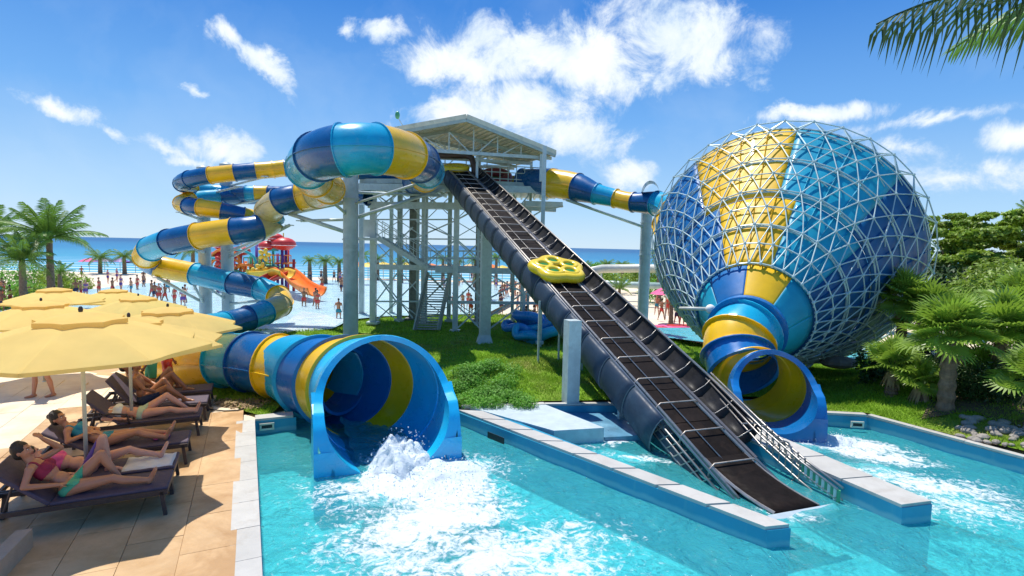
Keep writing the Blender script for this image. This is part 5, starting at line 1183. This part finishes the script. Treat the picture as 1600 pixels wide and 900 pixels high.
def palm(x, y, z0, h, R, label, lean=(0, 0), nf=22, trunk_r=.12, seed=0, near=True, group=None, m_=None):
    r = random.Random(seed); t = thing('palm_tree', label, 'palm tree', (x, y, z0), group); b = MB(); pts = []; rs = []
    for k in range(15): u = k/14; pts.append((x+lean[0]*u*u, y+lean[1]*u*u, z0-.1+(h+.1)*u)); rs.append(trunk_r*(1.35-.5*u)*(1.06 if k % 2 else .96))
    b.tube(pts, rs, 10 if near else 6); part('trunk', b, BARK, t, smooth=near); top = V(pts[-1])
    if near:
        for i in range(nf):
            a = i*2.399+r.uniform(-.2, .2); u = (i+.5)/nf; el = radians(82-92*u+r.uniform(-8, 8)); me = FR[0 if u < .45 else (1 if u < .85 else 2)]
            o = link('frond', me, t); o.location = top-V(t.location); o.rotation_euler = (r.uniform(-.3, .3), -el*.75, a); s_ = R/2.2*r.uniform(.85, 1.1); o.scale = (s_, s_, s_)
        b = MB()
        for i in range(5): a = i*1.3; b.ell(top+V(.13*cos(a), .13*sin(a), -.14), (.09, .09, .11))
        if nf > 20: part('coconuts', b, mat('coconut', (.25, .28, .05), .5), t, smooth=True, stuff=True)
    else:
        key = ('crown', seed % 3)
        if key not in FLG:
            cb = MB()
            for i in range(20):
                a = i*2.399; u = (i+.5)/20; el = radians(55-85*u); me = FRS[0 if u < .5 else 1]; M_ = Matrix.Rotation(a, 3, 'Z') @ Matrix.Rotation(-el*.75, 3, 'Y'); base = len(cb.v)
                cb.v += [tuple(M_ @ v.co) for v in me.vertices]; cb.f += [tuple(base+q for q in p.vertices) for p in me.polygons]; cb.m += [0]*len(me.polygons)
            FLG[key] = cb.mesh('crown', PALM)
        o = link('crown', FLG[key], t); o.location = top-V(t.location); s_ = R/2.2; o.scale = (s_, s_, s_); o.rotation_euler[2] = seed*.7
    return t
def palm_px(px, ybase, ycrown, Y, Rpx, label, **k):
    b = D(px, ybase, Y); tp = D(px, ycrown, Y); z0 = min(b.z, float(HT(b.x, Y))); return palm(b.x, Y, z0, tp.z-z0, Rpx*Y/F, label, **k)
palm_px(80, 452, 374, 34, 80, 'tallest coconut palm on the left rising above the yellow umbrellas', seed=1, nf=24, trunk_r=.18)
palm_px(37, 470, 408, 32, 62, 'shorter bushy palm at the far left beside the tallest palm', seed=2, nf=20, trunk_r=.17)
palm_px(-12, 460, 370, 36, 62, 'palm cut by the left edge of the frame', seed=3, nf=20, trunk_r=.2)
palm_px(94, 448, 428, 45, 26, 'low young palm just right of the tallest palm trunk', seed=4, nf=14, trunk_r=.15)
for i, (px, yb, yc, Y, R) in enumerate([(157, 434, 403, 74, 22), (195, 433, 401, 74, 20), (302, 425, 392, 70, 26), (484, 436, 407, 66, 13), (508, 443, 408, 62, 18), (530, 437, 409, 66, 14), (565, 436, 400, 62, 17), (590, 432, 405, 70, 14), (627, 436, 410, 66, 13), (692, 434, 405, 66, 13), (716, 432, 408, 70, 13),
                                      (742, 436, 406, 62, 16), (775, 434, 403, 66, 14), (800, 440, 400, 58, 14), (826, 436, 398, 66, 14), (890, 432, 413, 72, 12), (915, 430, 414, 76, 12), (948, 431, 413, 74, 14), (972, 432, 414, 74, 12), (1030, 440, 400, 50, 20)]):
    lab = {0: 'left one of the two small dark palms on the far beach', 1: 'right one of the two small dark palms on the far beach', 2: 'dark palm crown seen between the spiral tube loops', 3: 'small leaning palm right of the orange slide', 4: 'largest beach palm between the orange slide and the thick pillar', 5: 'beach palm right against the thick pillar'}.get(i)
    if lab: palm_px(px, yb, yc, Y, R*1.15, lab, near=False, seed=i, trunk_r=.22)
    else: palm_px(px, yb, yc, Y, R*1.15, 'small palm in the row along the far beach behind the tower', near=False, seed=i, trunk_r=.2, group='beach palms behind the tower')
palm_px(966, 505, 452, 40, 26, 'young bright palm between conveyor and blue grey pillar', near=True, seed=31, nf=14, trunk_r=.12)
palm_px(1048, 505, 455, 36, 22, 'low palm at the left foot of the funnel lattice', near=True, seed=33, nf=12, trunk_r=.12)
palm_px(755, 500, 430, 48, 24, 'leafy palm seen through the tower braces above the crowd', near=True, seed=35, nf=14, trunk_r=.14)
# overhanging coconut palm just outside the right edge
tp = palm(8.9, 6.6, 0, 7.0, 3.2, 'coconut palm whose frond hangs into the top right corner', lean=(-.6, 0), nf=9, trunk_r=.17, seed=41)
FRL = frond_mesh('frond', 4.4, 46, .022, .30, mat('palm_leaf_dark', (.045, .09, .025), .5, var=.3, trans=.3), 77, leaf_len=.62, hang=1.6)
for rz_, el_, s_ in ((pi+.05, -.02, 1.0), (pi-.22, .12, .95), (pi+.35, .1, 1.0)):
    o = link('frond', FRL, tp); o.location = (-.6, 0, 7.0); o.rotation_euler = (.1, el_, rz_); o.scale = (s_,)*3
# ------------------------------------------------------------------ fan palms
def fan_mesh(name, seed, R=.62, nl=26):
    r = random.Random(seed); mb = MB(); st = [V(0, 0, 0), V(.25, 0, .10), V(.5, 0, .13)]; mb.tube(st, [.014, .012, .009], 5); c = st[-1]
    for i in range(nl):
        a = radians(-140+280*i/(nl-1)); L = R*(1-.22*abs(a)/2.4)*r.uniform(.9, 1.05); d = V(cos(a), sin(a), .12); w_ = V(-sin(a), cos(a), 0)*.03; f_ = V(0, 0, .02)
        p1 = c+d*L*.58; p2 = c+d*L*.8+V(0, 0, -.05*L-.08*abs(a)*.2); p3 = c+d*L+V(0, 0, -.14*L*r.uniform(.3, 1.6))
        mb.add([c, p1-w_, p1+f_, p1+w_, p2-w_*.6, p2+w_*.6, p3], [(0, 1, 2), (0, 2, 3), (1, 4, 5, 3), (4, 6, 5)])
    return mb.mesh(name, FANL)
FM = [fan_mesh('fan_leaf', i) for i in range(3)]
def fanpalm(x, y, z0, h, R, nf, label, seed, lean=(0, 0), tr=.13):
    r = random.Random(seed); t = thing('fan_palm', label, 'fan palm', (x, y, z0)); b = MB(); pts = []; rs = []
    for k in range(16): u = k/15; pts.append((x+lean[0]*u, y+lean[1]*u, z0-.1+(h+.1)*u)); rs.append(tr*(1.15-.2*u)*(1.12 if k % 2 else .92))
    b.tube(pts, rs, 12); part('trunk', b, BARK, t, smooth=False); top = V(pts[-1])
    b = MB()
    for k in range(26): a = r.uniform(0, 2*pi); d = V(cos(a), sin(a), 0); q = top+V(0, 0, -.05-.02*k*h*.3); b.add([q+d*tr-V(0, 0, 0)+d.cross(V(0, 0, 1))*.05, q+d*tr-d.cross(V(0, 0, 1))*.05, q+d*(tr+.16)+V(0, 0, -.35)], [(0, 1, 2)])
    part('dry_skirt', b, DRY, t, stuff=True)
    for i in range(nf):
        a = i*2.399+r.uniform(-.2, .2); u = (i+.5)/nf; el = radians(78-105*u+r.uniform(-8, 8)); o = link('fan_leaf', r.choice(FM), t); o.location = top-V(t.location)+V(0, 0, .05); s_ = R/1.12*r.uniform(.85, 1.12); o.scale = (s_, s_, s_); o.rotation_euler = (r.uniform(-.4, .4), -el, a)
    return t
def fp_px(px, ybase, ycrown, Y, Rpx, nf, label, seed, **k):
    tp_ = D(px, ycrown, Y); z0 = min(float(HT(tp_.x, Y)), D(px, ybase, Y).z); return fanpalm(tp_.x, Y, z0, tp_.z-z0, Rpx*Y/F, nf, label, seed, **k)
fp_px(1486, 655, 533, 12.2, 80, 34, 'tall fan palm with a straight fibrous trunk beside the right pool', 1, tr=.15)
fp_px(1412, 560, 474, 15.5, 58, 26, 'fan palm touching the lower right of the funnel lattice', 2)
fp_px(1395, 610, 578, 13.6, 56, 20, 'low spreading fan palm on the lawn right of the funnel', 3)
fp_px(1565, 640, 530, 13.0, 84, 28, 'dense fan palm near the right edge of the frame', 4)
fp_px(1450, 600, 500, 15.0, 66, 24, 'fan palm behind the tall trunked one', 5)
fp_px(1600, 600, 480, 15.5, 70, 24, 'upper fan palm cut by the right frame edge', 6)
fp_px(1530, 640, 592, 13.4, 58, 20, 'low shaded fan palm between the two larger fan palms', 7)
fp_px(1620, 690, 600, 10.9, 70, 20, 'nearest fan palm cut by the right frame edge', 8)
fp_px(1440, 640, 602, 12.9, 46, 16, 'small fan palm sprouting left of the tall trunk', 9)
# shrubs in the dark bed
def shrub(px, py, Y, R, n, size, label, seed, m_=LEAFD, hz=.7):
    c = D(px, py, Y); g = float(HT(c.x, Y)); t = thing('shrub', label, 'shrub', (c.x, Y, g)); r = random.Random(seed); cs = []; rs_ = []
    for i in range(9): cs.append((c.x+r.uniform(-R, R)*.7, Y+r.uniform(-R, R)*.5, max(g+.15, c.z)+r.uniform(-.25, .35)*R)); rs_.append((R*.5, R*.45, R*.42*hz+.05))
    leaves('foliage', cs, rs_, n, size, seed, m_, t); b = MB()
    for i in range(6): b.tube([(c.x, Y, g-.05), cs[i]], [.03, .01], 5)
    part('stems', b, BARK, t, stuff=True); return t
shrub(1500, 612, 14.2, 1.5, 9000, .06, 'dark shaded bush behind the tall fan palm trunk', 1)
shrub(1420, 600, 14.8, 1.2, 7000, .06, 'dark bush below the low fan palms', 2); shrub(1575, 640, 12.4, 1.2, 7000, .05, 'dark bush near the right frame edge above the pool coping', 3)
shrub(1350, 470, 24, 1.6, 6000, .08, 'bush seen between lattice and fan palms', 4, LEAF)
b = MB()
for i in range(60): u = random.random(); p_ = W(1500+u*140, 668+u*32+random.uniform(-14, 8), .1); s_ = random.uniform(.05, .16); b.ell((p_.x, p_.y, float(HT(p_.x, p_.y))+.02), (s_, s_*.7, s_*.5), Matrix.Rotation(random.random()*3, 3, 'Z'), 7, 5)
tag(part('rocks', b, ROCK, None), 'small stones in the planting bed by the right pool', 'stones')['kind'] = 'stuff'
bed = cdt_sheet('planting_bed', pxpoly([(1440, 650), (1520, 655), (1640, 700), (1700, 640), (1600, 600), (1480, 605)], .1), [], .5, lambda x, y: HT(x, y)+.03, MULCH); struct(bed)
for px, py, Y, lab in ((1310, 566, 17.2, 'flat pale rock in the shade under the funnel'),):
    c = D(px, py, Y); b = MB(); b.ell(c, (.6, .4, .2), None, 10, 7); tag(part('rock', b, ROCK, None), lab, 'rock')
# ------------------------------------------------------------------ broadleaf trees on the right
def tree(px, ybase, Y, crown, label, seed, n, size, m_=LEAF):
    """crown: list of (px, py, rx_px, ry_px, dY)"""
    b0 = D(px, ybase, Y); g = float(HT(b0.x, Y)); t = thing('broadleaf_tree', label, 'tree', (b0.x, Y, g)); r = random.Random(seed); cs = []; rs_ = []; b = MB(); base = V(b0.x, Y, g-.1); fork = V(b0.x, Y, g+1.6)
    b.tube([base, base.lerp(fork, .5)+V(.1, 0, 0), fork], [.32, .26, .22], 10); part('trunk', b, BARK, t, smooth=True)
    b = MB()
    for (x, y, rx, ry, dy) in crown:
        c = D(x, y, Y+dy); k = (Y+dy)/F; b.tube([fork, fork.lerp(c, .5)+V(0, 0, .3), c], [.14, .08, .03], 6)
        for i in range(15):
            q = c+V(r.uniform(-1, 1)*rx*k*.95, r.uniform(-1, 1)*1.6, r.uniform(-1, 1)*ry*k*.85); sz = r.uniform(.5, 1.3); cs.append(tuple(q)); rs_.append((rx*k*.26*sz, .8*sz, ry*k*.15*sz+.06))
    part('limbs', b, BARK, t, stuff=True); leaves('crown', cs, rs_, n, size, seed, m_, t, up=.7, shell=.05, flat=.8); return t
tree(1500, 480, 30, [(1500, 352, 50, 20, 0), (1470, 385, 55, 28, -1), (1540, 395, 60, 35, 0), (1480, 430, 60, 35, -2), (1560, 440, 60, 35, -1), (1530, 365, 40, 18, 1)], 'spreading green tree with layered branches right of the funnel', 11, 70000, .12)
tree(1610, 490, 27, [(1600, 350, 50, 30, 0), (1590, 400, 60, 40, -1), (1640, 420, 70, 50, 0), (1600, 450, 60, 30, -2), (1680, 370, 70, 50, 0)], 'tall dense tree at the right frame edge', 12, 45000, .12)
tree(1440, 500, 36, [(1450, 355, 30, 18, 0), (1440, 400, 50, 40, 0), (1420, 440, 50, 30, 0)], 'darker tree behind the funnel lattice on the right', 13, 26000, .14)
palm_px(1600, 480, 338, 34, 36, 'dark palm crown peeking above the trees at the right edge', seed=51, nf=16)
for i, (px, py, Y, R) in enumerate([(1050, 440, 52, 3.4), (1090, 455, 50, 3.0), (1010, 432, 64, 2.5), (1370, 500, 40, 3), (1300, 520, 44, 2.5), (875, 426, 76, 2.2), (932, 426, 76, 2.4), (985, 426, 76, 2.2), (950, 440, 62, 2.6), (30, 440, 55, 3.5), (110, 452, 52, 2.4), (0, 480, 34, 2.4), (60, 468, 40, 2.0), (410, 418, 75, 2.5), (1240, 540, 36, 2)]):
    shrub(px, py, Y, R, 2600, .16, ['round green bush behind the funnel base', 'yellow green bush left of the lattice', 'far bush beside the blue grey pillar', 'bush behind the fan palms', 'bush seen under the funnel', 'leftmost of three bushes on the far shore', 'middle of three bushes on the far shore', 'rightmost of three bushes on the far shore', 'bush beneath the pale lazy river slide', 'green bush behind the far left umbrellas', 'low bush right of the tallest palm', 'bush at the left edge behind the umbrellas', 'small bush behind the left umbrellas', 'bush behind the water play structure', 'low bush under the lattice'][i], 60+i, LEAF if i % 3 else HEDGE)
# ------------------------------------------------------------------ pale slide at mid right
t = thing('flat_slide', 'pale curved open slide on posts beyond the conveyor', 'water slide', tuple(W(960, 470, -1)))
pts = [D(920, 425, 52), D(940, 420, 54), D(1000, 419, 54), D(1060, 421, 50), D(1100, 426, 46)]; b = MB(); b.tube(pts, .42, 12); part('flume', b, mat('slide_cream', (.6, .6, .5), .4), t, smooth=True)
b = MB(); b.tube([p+V(0, -.3, -.8) for p in [pts[0], D(930, 428, 50), D(980, 431, 50), D(1060, 433, 47)]], .3, 10); part('flume', b, mat('slide_pale_green', (.42, .55, .48), .4), t, smooth=True)
for p in pts: b = MB(); b.tube([p, (p.x, p.y, -1.2)], .1, 6); part('post', b, STEEL, t)
# ------------------------------------------------------------------ water play structure
PS = thing('water_play_structure', 'bright red orange and turquoise water play structure with tipping buckets', 'play structure', tuple(W(420, 452, -1)))
R_ = random.Random(5); YP = 50
def psx(name, b, m_, **k): return part(name, b, m_, PS, **k)
for i, (px, yt, yb, m_) in enumerate([(340, 402, 462, RED), (352, 395, 462, TURQ), (366, 405, 462, PURPLE), (376, 392, 462, RED), (392, 400, 462, GREEN), (401, 380, 462, PURPLE), (412, 404, 462, TURQ), (427, 388, 462, TURQ), (434, 396, 462, PURPLE), (441, 386, 458, PURPLE), (447, 384, 458, PURPLE), (450, 386, 458, RED), (459, 405, 455, RED), (384, 408, 462, ORANGE), (330, 410, 462, TURQ)]):
    b = MB(); b.tube([D(px, yb, YP+(i % 3)), D(px, yt, YP+(i % 3))], .13, 8); psx('post', b, m_, smooth=True)
for (x0, x1, y, m_) in [(340, 380, 432, GREEN), (366, 405, 425, ORANGE), (390, 430, 415, GREEN), (412, 442, 428, GREEN), (430, 462, 411, ORANGE), (335, 375, 415, ORANGE), (384, 425, 440, TURQ)]:
    a, c = D(x0, y, YP), D(x1, y, YP+2); b = MB(); b.box((a+c)/2, (c.x-a.x, 2.2, .16)); psx('platform', b, m_)
    for k in range(7): q = a.lerp(c, k/6); b = MB(); b.tube([q+V(0, -1.1, 0), q+V(0, -1.1, .75)], .04, 5); psx('railing', b, YPAINT if k % 2 else RED)
    b = MB(); b.tube([a+V(0, -1.1, .75), c+V(0, -1.1, .75)], .05, 5); psx('railing', b, m_)
for (px, py, r, m1) in [(377, 392, .8, RED), (419, 384, .85, RED), (443, 381, 1.1, RED), (430, 371, .7, RED), (340, 400, .8, RED), (366, 398, .7, PINK), (346, 384, .7, RED)]:
    c = D(px, py, YP); b = MB(); b.ell(c, (r, r, r*.55), None, 14, 8); psx('bucket_dome', b, m1, smooth=True); b = MB(); b.tube([c-V(0, 0, .15), c-V(0, 0, .1)], [r*1.1, r*.9], 14); psx('bucket_rim', b, WHITE)
    b = MB(); b.tube([c, c+V(0, 0, r*.9)], .05, 5); psx('finial', b, YPAINT)
for (px, py, r, m1) in [(352, 428, 1.7, ORANGE), (345, 440, 1.4, RED), (372, 415, 1.6, TURQ), (380, 445, 1.2, TURQ), (362, 445, 1.5, GREEN), (400, 440, 1.2, YPAINT), (350, 412, 1.4, ORANGE), (384, 432, 1.2, ORANGE), (395, 450, 1.0, ORANGE), (335, 425, 1.4, TURQ)]:
    c = D(px, py, YP-1); b = MB(); b.tube([c+V(r*cos(a), .2*sin(a*3), r*.9*sin(a)) for a in np.linspace(-.3, pi+.3, 14)], .13, 7); psx('spray_arch', b, m1, smooth=True)
for (px, py, m1) in [(357, 418, ORANGE), (393, 428, YPAINT), (408, 420, YPAINT), (345, 408, RED), (372, 440, ORANGE), (400, 448, ORANGE), (413, 398, YPAINT)]:
    c = D(px, py, YP-1.5)
    for k in range(5): a = k*2*pi/5; b = MB(); b.ell(c+V(.35*cos(a), 0, .35*sin(a)), (.28, .12, .2), Matrix.Rotation(-a, 3, 'Y'), 8, 5); psx('petal', b, m1, smooth=True)
def chute(pts, r, m_, lip=.0):
    b = MB(); S_ = spline([tuple(p) for p in pts], 6); rows = []
    for i, p in enumerate(S_):
        p = V(*p); d = V(*S_[min(i+1, len(S_)-1)])-V(*S_[max(0, i-1)]); x = d.cross(V(0, 0, 1)).normalized(); rows.append([p+x*r*cos(a)+V(0, 0, r*.9*sin(a)) for a in np.linspace(-pi-.1, .1, 10)])
    b.grid(rows); o = psx('chute', b, m_, smooth=True); o.modifiers.new('t', 'SOLIDIFY').thickness = .06
chute([D(428, 420, 50), D(442, 418, 49), D(455, 426, 47), D(468, 438, 45), D(482, 446, 43.5), D(496, 450, 42.5)], .75, ORANGE)
chute([D(440, 424, 48), D(428, 428, 47), D(415, 434, 46), (D(408, 440, 45.5))], .6, RED)
chute([D(400, 425, 49), D(420, 424, 48), D(436, 420, 47.6), D(450, 424, 46.8)], .7, YPAINT)
b = MB(); b.tube([D(428, 392, YP), D(428, 380, YP)], .4, 10); psx('water_barrel', b, TURQ)
# ------------------------------------------------------------------ crowd: small bathers
BV = []; PD = ['in a red bikini', 'in navy trunks', 'in purple waving', 'in red trunks waving', 'in teal trunks']
for i, (sk, su, fem, st, up) in enumerate([(SKIN, RED, True, .05, False), (SKINB, NAVY, False, .2, False), (SKINP, PURPLE, True, .1, True), (SKINB, RED, False, .25, True), (SKIN, TEAL, False, .12, False)]):
    BV.append(stander('b', 0, 0, 0, '', sk, su, 0, st, vox=.045, fem=fem, arm_up=up, details=False))
def bather(px, py, z, v, label, group=None, sc=.86, sink=0):
    p = W(px, py, z); o = link('person', BV[v]); o.location = (p.x, p.y, z-sink); o.rotation_euler[2] = random.uniform(0, 6.28); o.scale = (sc, sc, sc); tag(o, label, 'person', group); return o
SU = ['red', 'navy', 'purple', 'red', 'teal']
for i, (px, py, v) in enumerate([(119, 462, 1), (127, 466, 3), (134, 463, 2), (155, 458, 0), (176, 458, 3), (189, 452, 2), (215, 452, 0), (237, 463, 3), (242, 467, 1), (249, 470, 0), (258, 470, 3), (273, 474, 0), (286, 477, 2), (289, 472, 3), (262, 456, 4), (475, 478, 3), (493, 478, 3), (496, 482, 0), (468, 452, 1), (476, 450, 0), (503, 452, 3), (533, 455, 1), (535, 448, 0), (305, 452, 0), (225, 448, 1), (205, 458, 4)]):
    bather(px, py, -1.0, v, f'small bather {PD[v]} wading in the left lagoon', 'bathers wading in the left lagoon', .95, .3)
for i in range(26):
    px = R_.choice([R_.uniform(100, 300), R_.uniform(470, 560), R_.uniform(570, 800), R_.uniform(690, 860)]); py = R_.uniform(433, 446); bather(px, py, -1.05, (v := R_.randrange(5)), f'tiny beachgoer {PD[v]} on the far sand', 'beachgoers on the far sand')
for i in range(44):
    px = R_.uniform(690, 880) if i % 3 else R_.uniform(770, 860); py = R_.uniform(446, 500); bather(px, py, -1.03, (v := R_.randrange(5)), f'small beachgoer {PD[v]} seen through the tower legs', 'crowd seen through the tower legs')
for i in range(16):
    bather(R_.uniform(1010, 1130), R_.uniform(492, 512), -1.0, (v := R_.randrange(5)), f'small figure {PD[v]} between pillar and funnel lattice', 'figures left of the funnel')
for i in range(8): bather(R_.uniform(0, 60), R_.uniform(455, 500), -1.0, (v := R_.randrange(5)), f'small figure {PD[v]} behind the left umbrellas', 'figures behind the left umbrellas')
bather(529, 497, -1.0, 4, 'lone bather bending at the lagoon edge left of the thick pillar', sc=.9, sink=.3)
# beach furniture: striped towels / low parasols on the far sand
def parasol(px, py, Y, r, m_, label, group):
    c = D(px, py, Y); g = float(HT(c.x, Y)); t = thing('parasol', label, 'parasol', (c.x, Y, g), group); b = MB(); z = g+2.3
    b.grid([[(c.x+rr*cos(a), Y+rr*sin(a), zz) for a in np.linspace(0, 2*pi, 13)[:-1]] for rr, zz in ((.03, z), (r*.5, z-.22), (r, z-.55))], closed=True); part('canopy', b, m_, t); b = MB(); b.tube([(c.x, Y, g), (c.x, Y, z)], .04, 5); part('pole', b, POLE, t)
for i in range(16): parasol(560+i*19+R_.uniform(-4, 4), 432, R_.uniform(70, 80), 1.5, R_.choice([ORANGE, mat('parasol_straw', (.62, .42, .2), .9), YPAINT]), 'small orange or straw parasol on the far beach behind the tower', 'parasols on the far beach')
for i in range(5): parasol(140+i*24, 428, R_.uniform(78, 84), 1.4, R_.choice([PURPLE, PINK, NAVY]), 'small dark parasol at the water line on the far left beach', 'parasols at the left water line')
for i in range(14): parasol(1015+R_.uniform(0, 170), 510, R_.uniform(30, 42), 1.1, R_.choice([ORANGE, RED, PINK, mat('parasol_cream', (.7, .6, .45), .9)]), 'low parasol beyond the lawn left of the funnel', 'parasols left of the funnel') if i < 5 else None
for i in range(16):
    p = W(R_.uniform(1010, 1190), R_.uniform(508, 524), -.95); b = MB(); b.box((p.x, p.y, float(HT(p.x, p.y))+.12), (1.8, .7, .12), Matrix.Rotation(.3+R_.uniform(-.1, .1), 3, 'Z')); tag(part('beach_mat', b, R_.choice([ORANGE, PINK, WHITE, RED, mat('mat_sand', (.6, .45, .3), .9)]), None), 'bright sun mat on the ground left of the funnel', 'sun mat', 'sun mats left of the funnel')
# ------------------------------------------------------------------ blue inflatable pile behind the conveyor posts
BI = thing('inflatable_raft_pile', 'pile of blue inflatable rafts with riders on the grass behind the conveyor', 'rafts', tuple(W(840, 522, -1)))
for i, (px, py, Y, r, m_) in enumerate([(812, 512, 28.5, .8, BLUEINF), (832, 505, 29, 1.0, BLUEINF), (850, 515, 28, 1.1, LBL), (870, 510, 28.4, 1.0, BLUEINF), (826, 519, 27.6, .7, LBL), (845, 500, 30, .9, BLUEINF), (880, 500, 29.5, .8, BLUEINF)]):
    c = D(px, py, Y); b = MB(); Rm = Matrix.Rotation(R_.uniform(-.5, .5), 3, 'Y') @ Matrix.Rotation(R_.uniform(-.4, .4), 3, 'X'); b.tube([c+Rm @ V(r*cos(a), r*.8*sin(a), .12*sin(3*a)) for a in np.linspace(0, 2*pi, 22, endpoint=False)], r*.26, 9, closed=True); part('raft_tube', b, m_, BI, smooth=True)
    b = MB(); b.ell(c-Rm @ V(0, 0, .1), (r*.9, r*.75, r*.16), Rm, 14, 6); part('raft_floor', b, m_, BI, smooth=True)
for px, py in ((822, 508), (834, 506), (857, 502), (866, 504)): bather(px, py+12, -.95, (v := R_.randrange(5)), f'person {PD[v]} by the blue inflatable rafts', 'people at the blue rafts')
shrub(822, 492, 33, .7, 1500, .08, 'round yellow green cactus bush beside the blue rafts', 90, LEAF)
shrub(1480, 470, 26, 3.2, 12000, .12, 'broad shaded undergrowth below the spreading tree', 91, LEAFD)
shrub(1590, 480, 23, 3.0, 12000, .11, 'leafy undergrowth behind the upper fan palms at the right edge', 92, LEAF)
